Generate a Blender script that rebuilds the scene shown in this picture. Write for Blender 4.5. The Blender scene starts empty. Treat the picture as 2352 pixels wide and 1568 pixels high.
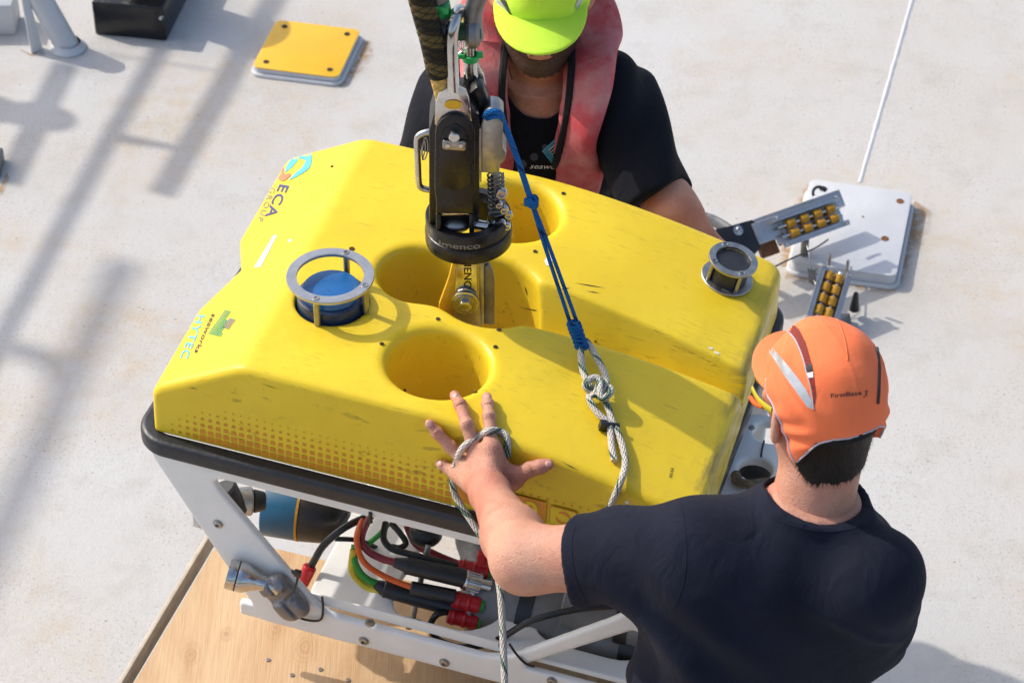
import bpy, bmesh, math, random
import numpy as np
from mathutils import Vector, Matrix
from mathutils.bvhtree import BVHTree
import openvdb

# ------------------------------------------------------------------ camera
scene = bpy.context.scene
C = scene.collection
PITCH = math.radians(40.0); ZC = 4.02; FPX = 5900.0           # FPX: focal length for a 2352 px wide frame
cam_d = bpy.data.cameras.new('camera'); cam = bpy.data.objects.new('camera', cam_d); C.objects.link(cam)
cam_d.sensor_width = 36.0; cam_d.lens = FPX / 2352.0 * 36.0
cam.location = (0, 0, ZC); cam.rotation_euler = (math.pi/2 - PITCH, 0, 0)
cam_d.clip_start = 0.05; cam_d.clip_end = 400
cam_d.dof.use_dof = True; cam_d.dof.focus_distance = 4.12; cam_d.dof.aperture_fstop = 11.0
scene.camera = cam
# ------------------------------------------------------------------ sky, sun, exposure
SUN_EL = math.radians(41.5)
SUN_DIR = Vector((0.87, -0.47, 0)).normalized()               # where shadows fall on the deck
world = bpy.data.worlds.new('World'); scene.world = world; world.use_nodes = True
wn = world.node_tree.nodes; wl = world.node_tree.links
bg = wn['Background']; sky = wn.new('ShaderNodeTexSky'); sky.sky_type = 'NISHITA'; sky.sun_disc = False
sky.sun_elevation = SUN_EL
to_sun = -SUN_DIR * math.cos(SUN_EL) + Vector((0, 0, math.sin(SUN_EL)))
sky.sun_rotation = math.atan2(to_sun.x, to_sun.y)
sky.air_density = 1.0; sky.dust_density = 3.0; sky.ozone_density = 1.0
wl.new(sky.outputs[0], bg.inputs[0]); bg.inputs[1].default_value = 0.15
sun_d = bpy.data.lights.new('sun', 'SUN'); sun = bpy.data.objects.new('sun', sun_d); C.objects.link(sun)
sun_d.energy = 2.35; sun_d.angle = math.radians(0.8); sun_d.color = (1.0, 0.95, 0.87)
sun.rotation_euler = to_sun.to_track_quat('Z', 'Y').to_euler(); sun.location = (-6, 8, 9)
vs = scene.view_settings; vs.view_transform = 'Standard'; vs.look = 'None'; vs.exposure = 0.50; vs.gamma = 1.0
vs.use_curve_mapping = False
scene.cycles.max_bounces = 8; scene.cycles.diffuse_bounces = 4

rng = random.Random(7)
# ------------------------------------------------------------------ pixel <-> space helpers (2352 x 1568 grid)
FW = Vector((0, math.cos(PITCH), -math.sin(PITCH))); UP = Vector((0, math.sin(PITCH), math.cos(PITCH))); RI = Vector((1, 0, 0))
CO = Vector((0, 0, ZC))
def ray(u, v): return RI*((u-1176)/FPX) + UP*((784-v)/FPX) + FW
def WD(u, v, d): return CO + ray(u, v)*d                      # point at camera depth d
def WZ(u, v, z):
    r = ray(u, v); return CO + r*((z-ZC)/r.z)                 # point at world height z
def depth(P): return (Vector(P)-CO).dot(FW)
def px(P):
    q = Vector(P)-CO; w = q.dot(FW); return (1176+FPX*q.dot(RI)/w, 784-FPX*q.dot(UP)/w)

# ------------------------------------------------------------------ objects
WM = {}
def empty(name, M):
    o = bpy.data.objects.new(name, None); C.objects.link(o); o.empty_display_size = 0.05
    if isinstance(M, Vector) or isinstance(M, tuple): M = Matrix.Translation(Vector(M))
    o.matrix_world = M; WM[o] = M.copy(); return o
def tag(o, label, cat, group=None):
    o['label'] = label; o['category'] = cat
    if group: o['group'] = group
    return o
def kind(o, k): o['kind'] = k; return o
def thing(name, label, cat, at, group=None): return tag(empty(name, at), label, cat, group)
def link_mesh(name, me, mat, parent=None, world=True, ang=35, origin=None):
    """one mesh object; world=True: vertices are world coordinates, else already in the root's frame"""
    if parent is not None:
        M = WM[parent]
        if world: me.transform(M.inverted())
    else:
        M = Matrix.Identity(4)
        if origin is not None:
            M = Matrix.Translation(Vector(origin)); me.transform(M.inverted())
    if mat is not None and not me.materials: me.materials.append(mat)
    o = bpy.data.objects.new(name, me); C.objects.link(o)
    if parent is not None: o.parent = parent; WM[o] = M
    else: o.matrix_world = M; WM[o] = M
    if ang is not None and len(me.polygons):
        me.polygons.foreach_set('use_smooth', [True]*len(me.polygons))
        if ang < 180: me.set_sharp_from_angle(angle=math.radians(ang))
    me.update(); return o

def frame(o, x, y=None, z=None):
    """4x4 from origin and two axes"""
    if z is not None and x is not None:
        z = Vector(z).normalized(); x = Vector(x); x = (x - z*x.dot(z)).normalized(); y = z.cross(x)
    elif x is None:
        z = Vector(z).normalized(); a = Vector((1, 0, 0)) if abs(z.x) < .9 else Vector((0, 1, 0))
        x = (a - z*a.dot(z)).normalized(); y = z.cross(x)
    else:
        x = Vector(x).normalized(); y = Vector(y); y = (y - x*y.dot(x)).normalized(); z = x.cross(y)
    M = Matrix((x, y, z)).transposed().to_4x4(); M.translation = Vector(o); return M

def spline(pts, n=12, closed=False):
    """Catmull-Rom through pts"""
    P = [Vector(p) for p in pts]; out = []; m = len(P)
    seg = m if closed else m-1
    for i in range(seg):
        if closed: a, b, c, d = P[(i-1) % m], P[i], P[(i+1) % m], P[(i+2) % m]
        else: a, b, c, d = P[max(i-1, 0)], P[i], P[i+1], P[min(i+2, m-1)]
        for k in range(n):
            t = k/n; t2 = t*t; t3 = t2*t
            out.append(0.5*((2*b)+(c-a)*t+(2*a-5*b+4*c-d)*t2+(3*b-a-3*c+d)*t3))
    if not closed: out.append(P[-1])
    return out

class MB:
    def __init__(s): s.v = []; s.f = []; s.uv = []; s.has_uv = False
    def add(s, vs, fs, M=None, uvs=None):
        n = len(s.v)
        for p in vs:
            p = Vector(p); s.v.append(M @ p if M is not None else p)
        for i, f in enumerate(fs):
            s.f.append([n+k for k in f]); s.uv.append(uvs[i] if uvs else None)
        if uvs: s.has_uv = True
        return s
    def box(s, c, size, M=None):
        x, y, z = [k/2 for k in size]; c = Vector(c)
        vs = [c+Vector((a*x, b*y, d*z)) for d in (-1, 1) for b in (-1, 1) for a in (-1, 1)]
        return s.add(vs, [(0, 2, 3, 1), (4, 5, 7, 6), (0, 1, 5, 4), (2, 6, 7, 3), (0, 4, 6, 2), (1, 3, 7, 5)], M)
    def lathe(s, prof, M=None, n=32, cap=True, a0=0, a1=2*math.pi):
        """prof: list of (r, z) about z"""
        full = abs(a1-a0-2*math.pi) < 1e-6; m = n if full else n+1
        vs = []; fs = []
        for r, z in prof:
            for i in range(m):
                a = a0+(a1-a0)*i/n; vs.append((r*math.cos(a), r*math.sin(a), z))
        for j in range(len(prof)-1):
            for i in range(n):
                k = (i+1) % m; fs.append((j*m+i, j*m+k, (j+1)*m+k, (j+1)*m+i))
        if cap and full:
            if prof[0][0] > 1e-5: fs.append(tuple(reversed(range(m))))
            if prof[-1][0] > 1e-5: fs.append(tuple(range((len(prof)-1)*m, len(prof)*m)))
        return s.add(vs, fs, M)
    def cyl(s, p0, p1, r, r1=None, n=20, bev=0.0):
        p0 = Vector(p0); p1 = Vector(p1); L = (p1-p0).length; M = frame(p0, None, z=(p1-p0)); r1 = r if r1 is None else r1
        if bev > 0: prof = [(r-bev, 0), (r, bev), (r1, L-bev), (r1-bev, L)]
        else: prof = [(r, 0), (r1, L)]
        return s.lathe(prof, M, n)
    def tube(s, pts, r, n=10, cap=True, closed=False, vscale=1.0, flat=None):
        P = [Vector(p) for p in pts]; m = len(P)
        R = r if hasattr(r, '__len__') else [r]*m
        T = []
        for i in range(m):
            a = P[(i-1) % m] if (closed or i > 0) else P[i]; b = P[(i+1) % m] if (closed or i < m-1) else P[i]
            T.append((b-a).normalized() if (b-a).length > 1e-9 else Vector((0, 0, 1)))
        up = Vector((0, 0, 1)) if abs(T[0].z) < .9 else Vector((1, 0, 0))
        N = (up - T[0]*up.dot(T[0])).normalized(); vs = []; fs = []; uvs = []; L = 0; LL = []
        for i in range(m):
            if i: L += (P[i]-P[i-1]).length
            LL.append(L)
            N = (N - T[i]*N.dot(T[i])); N = N.normalized() if N.length > 1e-6 else Vector((1, 0, 0)); B = T[i].cross(N)
            for k in range(n):
                a = 2*math.pi*k/n; ra = R[i]; rb = R[i]*(flat if flat else 1)
                vs.append(P[i]+N*math.cos(a)*ra+B*math.sin(a)*rb)
        seg = m if closed else m-1
        for i in range(seg):
            j = (i+1) % m
            la = LL[i]; lb = LL[j] if j > i else L+(P[0]-P[-1]).length
            for k in range(n):
                k2 = (k+1) % n; fs.append((i*n+k, i*n+k2, j*n+k2, j*n+k))
                uvs.append(((k/n, la*vscale), ((k+1)/n, la*vscale), ((k+1)/n, lb*vscale), (k/n, lb*vscale)))
        if cap and not closed:
            fs.append(tuple(reversed(range(n)))); uvs.append([(0.5, 0)]*n)
            fs.append(tuple(range((m-1)*n, m*n))); uvs.append([(0.5, L*vscale)]*n)
        return s.add(vs, fs, None, uvs)
    def prism(s, poly, z0, z1, M=None):
        n = len(poly); vs = [(x, y, z0) for x, y in poly]+[(x, y, z1) for x, y in poly]
        fs = [tuple(reversed(range(n))), tuple(range(n, 2*n))]+[(i, (i+1) % n, n+(i+1) % n, n+i) for i in range(n)]
        return s.add(vs, fs, M)
    def sphere(s, c, r, M=None, n=16, sq=(1, 1, 1)):
        prof = [(r*math.sin(math.pi*i/(n//2)), -r*math.cos(math.pi*i/(n//2))) for i in range(n//2+1)]
        T = Matrix.Translation(Vector(c)) @ Matrix.Diagonal((*sq, 1)); 
        return s.lathe([(max(a, 1e-4), b) for a, b in prof], (M @ T) if M is not None else T, n)
    def mesh(s, name='m', bevel=0, segs=2, bang=40):
        me = bpy.data.meshes.new(name); me.from_pydata([tuple(p) for p in s.v], [], s.f)
        if s.has_uv:
            l = me.uv_layers.new(name='UVMap'); k = 0; arr = []
            for f, u in zip(s.f, s.uv):
                for i in range(len(f)): arr += list(u[i]) if u else [0, 0]
            l.data.foreach_set('uv', arr)
        me.validate(); me.update()
        if bevel > 0:
            bm = bmesh.new(); bm.from_mesh(me)
            ed = [e for e in bm.edges if len(e.link_faces) == 2 and e.calc_face_angle(0) > math.radians(bang)]
            bmesh.ops.bevel(bm, geom=ed, offset=bevel, segments=segs, profile=0.5, affect='EDGES', clamp_overlap=True)
            bm.to_mesh(me); bm.free()
        return me
    def build(s, name, mat, parent=None, world=True, bevel=0, ang=35, origin=None, segs=2):
        return link_mesh(name, s.mesh(name, bevel, segs), mat, parent, world, ang, origin)

def rrect(w, h, r, n=5, cx=0, cy=0):
    out = []
    for k, (sx, sy) in enumerate(((1, 1), (-1, 1), (-1, -1), (1, -1))):
        for i in range(n+1):
            a = math.pi/2*(k+i/n); out.append((cx+sx*(w/2-r)+r*math.cos(a), cy+sy*(h/2-r)+r*math.sin(a)))
    return out

# ------------------------------------------------------------------ signed-distance modelling
def smin(a, b, k): h = np.clip(.5+.5*(b-a)/k, 0, 1); return b+(a-b)*h-k*h*(1-h)
def smax(a, b, k): return -smin(-a, -b, k)
def sph(p, c, r): return np.linalg.norm(p-np.array(c, np.float32), axis=1)-r
def cone(p, a, b, ra, rb):
    """tapered capsule"""
    a = np.array(a, np.float32); b = np.array(b, np.float32); ba = b-a; t = np.clip(((p-a)@ba)/max(ba@ba, 1e-9), 0, 1)
    return np.linalg.norm(p-a-t[:, None]*ba, axis=1)-(ra+(rb-ra)*t)
def ell(p, M, r):
    """ellipsoid with frame M (4x4) and radii r"""
    q = loc(p, M); r = np.array(r, np.float32); k0 = np.linalg.norm(q/r, axis=1); k1 = np.linalg.norm(q/(r*r), axis=1)
    return k0*(k0-1)/np.maximum(k1, 1e-6)
def loc(p, M):
    Mi = np.array(M.inverted(), np.float32); return p@Mi[:3, :3].T+Mi[:3, 3]
def loft(p, M, zs, A, B, Y=None, X=None):
    """stack of ellipses along local z; A half-widths, B half-depths, Y/X centre offsets"""
    q = loc(p, M); a = np.interp(q[:, 2], zs, A); b = np.interp(q[:, 2], zs, B)
    y = q[:, 1]-(np.interp(q[:, 2], zs, Y) if Y is not None else 0); x = q[:, 0]-(np.interp(q[:, 2], zs, X) if X is not None else 0)
    d = (np.sqrt((x/a)**2+(y/b)**2)-1)*np.minimum(a, b)
    return np.maximum(d, np.maximum(zs[0]-q[:, 2], q[:, 2]-zs[-1]))
def wob(p, f, amp, ph=0.0):
    return amp*(np.sin(p[:, 0]*f+ph+1.7*np.sin(p[:, 2]*f*.63+ph))*np.sin(p[:, 1]*f*.9+2.1*ph)+.6*np.sin(p[:, 2]*f*1.3+p[:, 0]*f*.8+ph*3))
def sdf_mesh(fn, lo, hi, h, name='sdf', B=24, lip=1.4):
    lo = np.array(lo, np.float32); n = np.ceil((np.array(hi)-lo)/h).astype(int)+1
    big = 8*h; G = np.full(tuple(n), big, np.float32)
    for i in range(0, n[0], B):
        for j in range(0, n[1], B):
            for k in range(0, n[2], B):
                e = np.minimum(np.array([i, j, k])+B, n); m = e-np.array([i, j, k])
                c = lo+h*(np.array([i, j, k])+e-1)/2; rad = h*np.linalg.norm(m)/2
                d0 = fn(c[None].astype(np.float32))[0]
                if abs(d0) > rad*lip+2*h: G[i:e[0], j:e[1], k:e[2]] = math.copysign(big, d0); continue
                ax = [lo[a]+h*np.arange([i, j, k][a], e[a], dtype=np.float32) for a in range(3)]
                P = np.stack(np.meshgrid(*ax, indexing='ij'), -1).reshape(-1, 3)
                G[i:e[0], j:e[1], k:e[2]] = np.clip(fn(P), -big, big).reshape(tuple(m))
    G[0] = big; G[-1] = big; G[:, 0] = big; G[:, -1] = big; G[:, :, 0] = big; G[:, :, -1] = big
    g = openvdb.FloatGrid(big); g.copyFromArray(G); g.gridClass = openvdb.GridClass.LEVEL_SET
    pts, quads = g.convertToQuads(0.0)
    pts = pts*h+lo
    me = bpy.data.meshes.new(name)
    me.vertices.add(len(pts)); me.vertices.foreach_set('co', pts.astype(np.float32).ravel())
    q = quads[:, ::-1].astype(np.int32)
    me.loops.add(q.size); me.polygons.add(len(q))
    me.polygons.foreach_set('loop_start', np.arange(0, q.size, 4, dtype=np.int32)); me.loops.foreach_set('vertex_index', q.ravel())
    me.update(calc_edges=True); me.validate()
    # make normals point outward
    c = np.zeros(len(q)*3, np.float32); me.polygons.foreach_get('center', c); nn = np.zeros(len(q)*3, np.float32); me.polygons.foreach_get('normal', nn)
    c = c.reshape(-1, 3)[::97]; nn = nn.reshape(-1, 3)[::97]
    if np.mean(fn((c+nn*h).astype(np.float32))-fn(c.astype(np.float32))) < 0: me.flip_normals()
    return me
def join_meshes(mes, name):
    bm = bmesh.new()
    for m in mes: bm.from_mesh(m)
    me = bpy.data.meshes.new(name); bm.to_mesh(me); bm.free(); return me
def bvh_of(o):
    """tree in world coordinates of a built part"""
    M = WM[o]; me = o.data
    return BVHTree.FromPolygons([M @ v.co for v in me.vertices], [tuple(p.vertices) for p in me.polygons])
def hit(bvh, u, v):
    r = ray(u, v).normalized(); p, n, i, d = bvh.ray_cast(CO, r)
    if p is None: return None
    if n.dot(r) > 0: n = -n
    return p, n
def on(bvh, u, v, off=0.0, fallback=None):
    q = hit(bvh, u, v)
    if q is None: return fallback
    return q[0]+q[1]*off
def patch(name, bvh, outline, mat, parent, off=.0012, thick=0, step=6, ang=60):
    """thin fabric or film patch lying on a surface: outline given on the picture grid, each vertex carried to the surface"""
    bm = bmesh.new(); vs = [bm.verts.new((u, v, 0)) for u, v in outline]
    f = bm.faces.new(vs); bmesh.ops.triangulate(bm, faces=[f])
    us = [p[0] for p in outline]; vv = [p[1] for p in outline]
    for a in np.arange(min(us)+step, max(us), step): bmesh.ops.bisect_plane(bm, geom=bm.verts[:]+bm.edges[:]+bm.faces[:], plane_co=(a, 0, 0), plane_no=(1, 0, 0))
    for a in np.arange(min(vv)+step, max(vv), step): bmesh.ops.bisect_plane(bm, geom=bm.verts[:]+bm.edges[:]+bm.faces[:], plane_co=(0, a, 0), plane_no=(0, 1, 0))
    return finish_patch(name, bm, bvh, mat, parent, off, ang)
def finish_patch(name, bm, bvh, mat, parent, off, ang=60):
    bad = []
    for v in bm.verts:
        q = hit(bvh, v.co.x, v.co.y)
        if q is None: bad.append(v)
        else: v.co = q[0]+q[1]*off
    if bad: bmesh.ops.delete(bm, geom=bad, context='VERTS')
    bmesh.ops.recalc_face_normals(bm, faces=bm.faces[:])
    me = bpy.data.meshes.new(name); bm.to_mesh(me); bm.free()
    return link_mesh(name, me, mat, parent, True, ang)
def text_bm(txt, size=1.0, shear=0.0, bold=0.0, align='LEFT', space=1.0):
    cu = bpy.data.curves.new('t', 'FONT'); cu.body = txt; cu.size = size; cu.shear = shear; cu.align_x = align; cu.offset = bold
    cu.fill_mode = 'FRONT'; cu.dimensions = '2D'; cu.space_character = space; cu.resolution_u = 3
    o = bpy.data.objects.new('t', cu); C.objects.link(o)
    dg = bpy.context.evaluated_depsgraph_get(); me = bpy.data.meshes.new_from_object(o.evaluated_get(dg))
    bpy.data.objects.remove(o); bpy.data.curves.remove(cu)
    bm = bmesh.new(); bm.from_mesh(me); bpy.data.meshes.remove(me); return bm
def text_on(name, txt, bvh, p0, p1, hgt, mat, parent, off=.0008, shear=0, bold=0, updir=None, space=1.0, sag=0):
    """lettering on a surface: baseline from p0 to p1 on the picture grid, cap height hgt (grid px), up vector updir"""
    bm = text_bm(txt, 1.0, shear, bold, space=space)
    xs = [v.co.x for v in bm.verts]; x0, x1 = min(xs), max(xs); ys = [v.co.y for v in bm.verts]
    d = Vector((p1[0]-p0[0], p1[1]-p0[1])); u = Vector(updir).normalized() if updir else Vector((d.y, -d.x)).normalized()
    if not updir and u.y > 0: u = -u
    cap = .7
    for v in bm.verts:
        t = (v.co.x-x0)/(x1-x0); q = Vector(p0)+d*t+u*(v.co.y/cap*hgt-sag*4*t*(1-t)); v.co = (q.x, q.y, 0)
    return finish_patch(name, bm, bvh, mat, parent, off)
# ------------------------------------------------------------------ materials
MATS = {}
class NT:
    def __init__(s, name):
        m = bpy.data.materials.new(name); m.use_nodes = True; s.m = m; s.n = m.node_tree.nodes; s.l = m.node_tree.links
        s.b = s.n['Principled BSDF']; s.tc = s.n.new('ShaderNodeTexCoord')
    def inp(s, node, k, v):
        if v is None: return
        sock = node.inputs[k]
        if hasattr(v, 'is_linked') or isinstance(v, bpy.types.NodeSocket): s.l.new(v, sock)
        elif isinstance(v, tuple) and len(v) == 3 and sock.type == 'RGBA': sock.default_value = (*v, 1)
        else: sock.default_value = v
    def set(s, **k):
        names = dict(color='Base Color', rough='Roughness', metal='Metallic', spec='Specular IOR Level', normal='Normal', sss='Subsurface Weight', coat='Coat Weight', sheen='Sheen Weight', emis='Emission Color', alpha='Alpha', trans='Transmission Weight')
        for a, v in k.items(): s.inp(s.b, names[a], v)
        return s
    def noise(s, scale, detail=4, rough=.55, vec=None, dist=0):
        n = s.n.new('ShaderNodeTexNoise'); n.inputs['Scale'].default_value = scale; n.inputs['Detail'].default_value = detail
        n.inputs['Roughness'].default_value = rough; n.inputs['Distortion'].default_value = dist
        s.l.new(vec if vec is not None else s.tc.outputs['Object'], n.inputs['Vector']); return n.outputs['Fac']
    def vor(s, scale, vec=None, feature='F1'):
        n = s.n.new('ShaderNodeTexVoronoi'); n.feature = feature; n.inputs['Scale'].default_value = scale
        s.l.new(vec if vec is not None else s.tc.outputs['Object'], n.inputs['Vector']); return n.outputs['Distance']
    def ramp(s, fac, *stops):
        r = s.n.new('ShaderNodeValToRGB'); e = r.color_ramp.elements
        while len(e) < len(stops): e.new(.5)
        for el, (p, c) in zip(e, stops):
            el.position = p; el.color = (*c, 1) if isinstance(c, tuple) else (c, c, c, 1)
        s.l.new(fac, r.inputs[0]); return r.outputs[0]
    def mix(s, fac, a, b, mode='MIX'):
        n = s.n.new('ShaderNodeMix'); n.data_type = 'RGBA'; n.blend_type = mode
        s.inp(n, 0, fac); s.inp(n, 6, a); s.inp(n, 7, b); return n.outputs[2]
    def math(s, op, a, b=None, c=None):
        n = s.n.new('ShaderNodeMath'); n.operation = op
        for i, v in enumerate((a, b, c)):
            if v is not None: s.inp(n, i, v)
        return n.outputs[0]
    def mapping(s, scale=(1, 1, 1), rot=(0, 0, 0), vec=None, loc=(0, 0, 0)):
        n = s.n.new('ShaderNodeMapping'); n.inputs['Scale'].default_value = scale; n.inputs['Rotation'].default_value = rot; n.inputs['Location'].default_value = loc
        s.l.new(vec if vec is not None else s.tc.outputs['Object'], n.inputs['Vector']); return n.outputs[0]
    def sep(s, vec):
        n = s.n.new('ShaderNodeSeparateXYZ'); s.l.new(vec, n.inputs[0]); return n.outputs
    def bump(s, h, dist=.001, strength=1.0, normal=None):
        n = s.n.new('ShaderNodeBump'); n.inputs['Strength'].default_value = strength; n.inputs['Distance'].default_value = dist
        s.l.new(h, n.inputs['Height'])
        if normal is not None: s.l.new(normal, n.inputs['Normal'])
        return n.outputs[0]

def simple(name, col, rough=.5, metal=0, var=.15, nscale=40, bump=.0, bscale=200, spec=.5, sss=0, rvar=.15):
    t = NT(name); n = t.noise(nscale, 5); 
    dark = tuple(c*(1-var) for c in col); lite = tuple(min(c*(1+var*.6), 1) for c in col)
    t.set(color=t.ramp(n, (.3, dark), (.7, lite)), metal=metal, spec=spec)
    rr = t.ramp(t.noise(nscale*2.3, 4), (.3, max(rough-rvar*rough, .02)), (.7, min(rough+rvar*rough, 1))); t.set(rough=rr)
    if bump: t.set(normal=t.bump(t.noise(bscale, 3), bump))
    if sss: t.set(sss=sss); t.b.inputs['Subsurface Radius'].default_value = (.012, .005, .003); t.b.inputs['Subsurface Scale'].default_value = 1.0
    MATS[name] = t.m; return t.m

def mat_grp():
    t = NT('yellow_grp'); o = t.tc.outputs['Object']
    base = t.ramp(t.noise(6, 5), (.3, (.76, .530, .022)), (.7, (.83, .598, .030)))
    # grubby hand marks and worn patches
    d1 = t.ramp(t.noise(9, 8, .65, dist=.6), (.50, 0.0), (.70, 1.0))
    base = t.mix(t.math('MULTIPLY', d1, .22), base, (.50, .36, .03))
    # fine scratches: stretched noise in several directions
    for rot, th, amt in (((.0, 0, .35), .64, .40), ((0, 0, -.9), .62, .40), ((0, 0, 1.45), .62, .40), ((0, 0, 2.3), .64, .35)):
        s = t.noise(1, 3, .6, vec=t.mapping((22, 420, 60), rot), dist=.5); m = t.noise(7+abs(rot[2])*4, 3)
        k = t.math('MULTIPLY', t.ramp(s, (th, 0.0), (th+.04, 1.0)), t.ramp(m, (.5, 0.0), (.62, 1.0)))
        base = t.mix(t.math('MULTIPLY', k, amt), base, (.10, .085, .03))
    # specks
    sp = t.ramp(t.vor(95), (.02, 1.0), (.06, 0.0)); spm = t.ramp(t.noise(14, 3), (.54, 0.0), (.60, 1.0))
    base = t.mix(t.math('MULTIPLY', t.math('MULTIPLY', sp, spm), .6), base, (.09, .07, .03))
    # scuffed brown edge on the nose end and dusty front skirt
    x, y, z = t.sep(o)
    nose = t.ramp(x, (.430, 0.0), (.462, 1.0)); nn = t.ramp(t.noise(1, 5, .7, vec=t.mapping((6, 9, 90))), (.42, 0.0), (.62, 1.0))
    base = t.mix(t.math('MULTIPLY', t.math('MULTIPLY', nose, nn), .75), base, (.20, .15, .07))
    t.set(color=base, rough=t.ramp(t.noise(30, 5), (.3, .30), (.7, .48)), spec=.32, normal=t.bump(t.noise(55, 4), .0006))
    MATS['grp'] = t.m
def mat_deck():
    t = NT('deck_paint'); o = t.tc.outputs['Object']
    base = t.ramp(t.noise(1.3, 6, .6), (.3, (.505, .478, .437)), (.7, (.54, .53, .512)))
    base = t.mix(t.ramp(t.noise(9, 6, .65), (.50, 0.0), (.72, .55)), base, (.42, .395, .345))
    # rust-tinged blotches
    b = t.math('MULTIPLY', t.ramp(t.noise(1.7, 5, .6, dist=.4), (.46, 0.0), (.66, 1.0)), t.ramp(t.noise(14, 5, .7), (.36, 0.0), (.66, 1.0)))
    base = t.mix(t.math('MULTIPLY', b, .62), base, (.50, .37, .22))
    # grit speckle
    s = t.ramp(t.noise(150, 3, .65), (.56, 0.0), (.70, 1.0)); sm = t.ramp(t.noise(4, 5, .6), (.40, .25), (.62, 1.0)); base = t.mix(t.math('MULTIPLY', t.math('MULTIPLY', s, sm), .75), base, (.22, .18, .13))
    s4 = t.ramp(t.noise(75, 4, .7), (.60, 0.0), (.72, 1.0)); base = t.mix(t.math('MULTIPLY', t.math('MULTIPLY', s4, sm), .45), base, (.26, .21, .15))
    s2 = t.ramp(t.vor(15, vec=t.mapping((1, 1.6, 1))), (.025, 1.0), (.065, 0.0)); s2m = t.ramp(t.noise(5, 4), (.44, 0.0), (.54, 1.0))
    base = t.mix(t.math('MULTIPLY', t.math('MULTIPLY', s2, s2m), .85), base, (.12, .09, .07))
    s3 = t.ramp(t.noise(620, 2), (.60, 0.0), (.75, 1.0)); base = t.mix(t.math('MULTIPLY', s3, .35), base, (.68, .68, .68))
    h = t.math('ADD', t.math('MULTIPLY', t.noise(260, 3), 1.0), t.math('MULTIPLY', t.noise(45, 3), 1.2))
    t.set(color=base, rough=.62, spec=.35, normal=t.bump(h, .0009)); MATS['deck'] = t.m
def mat_ply():
    t = NT('plywood')
    g = t.noise(1, 7, .62, vec=t.mapping((9.0, 2.2, 1), (0, 0, .32)), dist=1.8)
    base = t.ramp(g, (.30, (.47, .255, .11)), (.5, (.64, .40, .20)), (.72, (.76, .54, .31)))
    f = t.noise(1, 4, .6, vec=t.mapping((240, 14, 1), (0, 0, .32)))
    base = t.mix(t.ramp(f, (.45, 0.0), (.7, .35)), base, (.42, .24, .11))
    # knots
    v = t.vor(4.2, vec=t.mapping((1, 1.5, 1), loc=(.3, .12, 0))); r = t.math('SINE', t.math('MULTIPLY', v, 130))
    k = t.ramp(v, (.02, 1.0), (.16, 0.0)); ring = t.math('MULTIPLY', k, t.math('MULTIPLY_ADD', r, .35, .55))
    base = t.mix(t.math('MULTIPLY', ring, .75), base, (.30, .15, .06))
    t.set(color=base, rough=.6, normal=t.bump(f, .0006)); MATS['ply'] = t.m
def mat_rope(name, base, fleck, fl_amt, ridge=1.0, us=8, vs=90):
    t = NT(name); uv = t.tc.outputs['UV']; x, y, z = t.sep(uv)
    a = t.math('ADD', t.math('MULTIPLY', x, us), t.math('MULTIPLY', y, vs)); b = t.math('SUBTRACT', t.math('MULTIPLY', x, us), t.math('MULTIPLY', y, vs))
    pa = t.math('ABSOLUTE', t.math('SINE', t.math('MULTIPLY', a, math.pi))); pb = t.math('ABSOLUTE', t.math('SINE', t.math('MULTIPLY', b, math.pi)))
    h = t.math('MULTIPLY', pa, pb)
    col = t.mix(t.ramp(h, (.0, .45), (.30, 0.0)), base, tuple(c*.35 for c in base))
    col = t.mix(t.ramp(t.noise(60, 4), (.45, 0.0), (.7, .4)), col, tuple(c*.72 for c in base))
    if fl_amt:
        # tracer flecks: a spiral of short dashes
        q = t.math('FRACT', t.math('ADD', t.math('MULTIPLY', y, 19.0), t.math('MULTIPLY', x, 1.0)))
        q2 = t.math('FRACT', t.math('MULTIPLY', a, .25)); 
        m = t.math('MULTIPLY', t.math('LESS_THAN', q, .42), t.math('LESS_THAN', q2, fl_amt))
        m = t.math('MULTIPLY', m, t.math('GREATER_THAN', h, .12))
        col = t.mix(m, col, fleck)
    t.set(color=col, rough=.75, normal=t.bump(h, .0022*ridge), spec=.25); MATS[name] = t.m
def mat_skin(name, c0, c1):
    t = NT(name); n = t.noise(16, 5); col = t.ramp(n, (.3, c0), (.7, c1))
    col = t.mix(t.ramp(t.noise(9, 4, .6), (.42, 0.0), (.66, .75)), col, (c0[0]*.92, c0[1]*.58, c0[2]*.55))
    col = t.mix(t.ramp(t.noise(240, 3), (.5, 0.0), (.75, .35)), col, tuple(c*.62 for c in c0))
    h = t.math('ADD', t.noise(420, 3), t.math('MULTIPLY', t.noise(1, 3, .6, vec=t.mapping((90, 90, 260))), .8))
    t.set(color=col, rough=.5, spec=.4, sss=.08, normal=t.bump(h, .0014)); t.b.inputs['Subsurface Radius'].default_value = (.010, .004, .002); t.b.inputs['Subsurface Scale'].default_value = 1.0
    MATS[name] = t.m
def mat_cloth(name, col, weave=900, var=.25, wr=.0035, fade=None, sheen=.02):
    t = NT(name); n = t.noise(7, 5); c = t.ramp(n, (.3, tuple(k*(1-var) for k in col)), (.7, tuple(k*(1+var) for k in col)))
    if fade: c = t.mix(t.ramp(t.noise(11, 6, .65), (.42, 0.0), (.68, .85)), c, fade)
    h = t.math('ADD', t.math('MULTIPLY', t.noise(weave, 2), .12), t.noise(1, 5, .5, vec=t.mapping((16, 16, 9)), dist=1.2))
    t.set(color=c, rough=.85, spec=.2, sheen=sheen, normal=t.bump(h, wr)); MATS[name] = t.m
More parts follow.
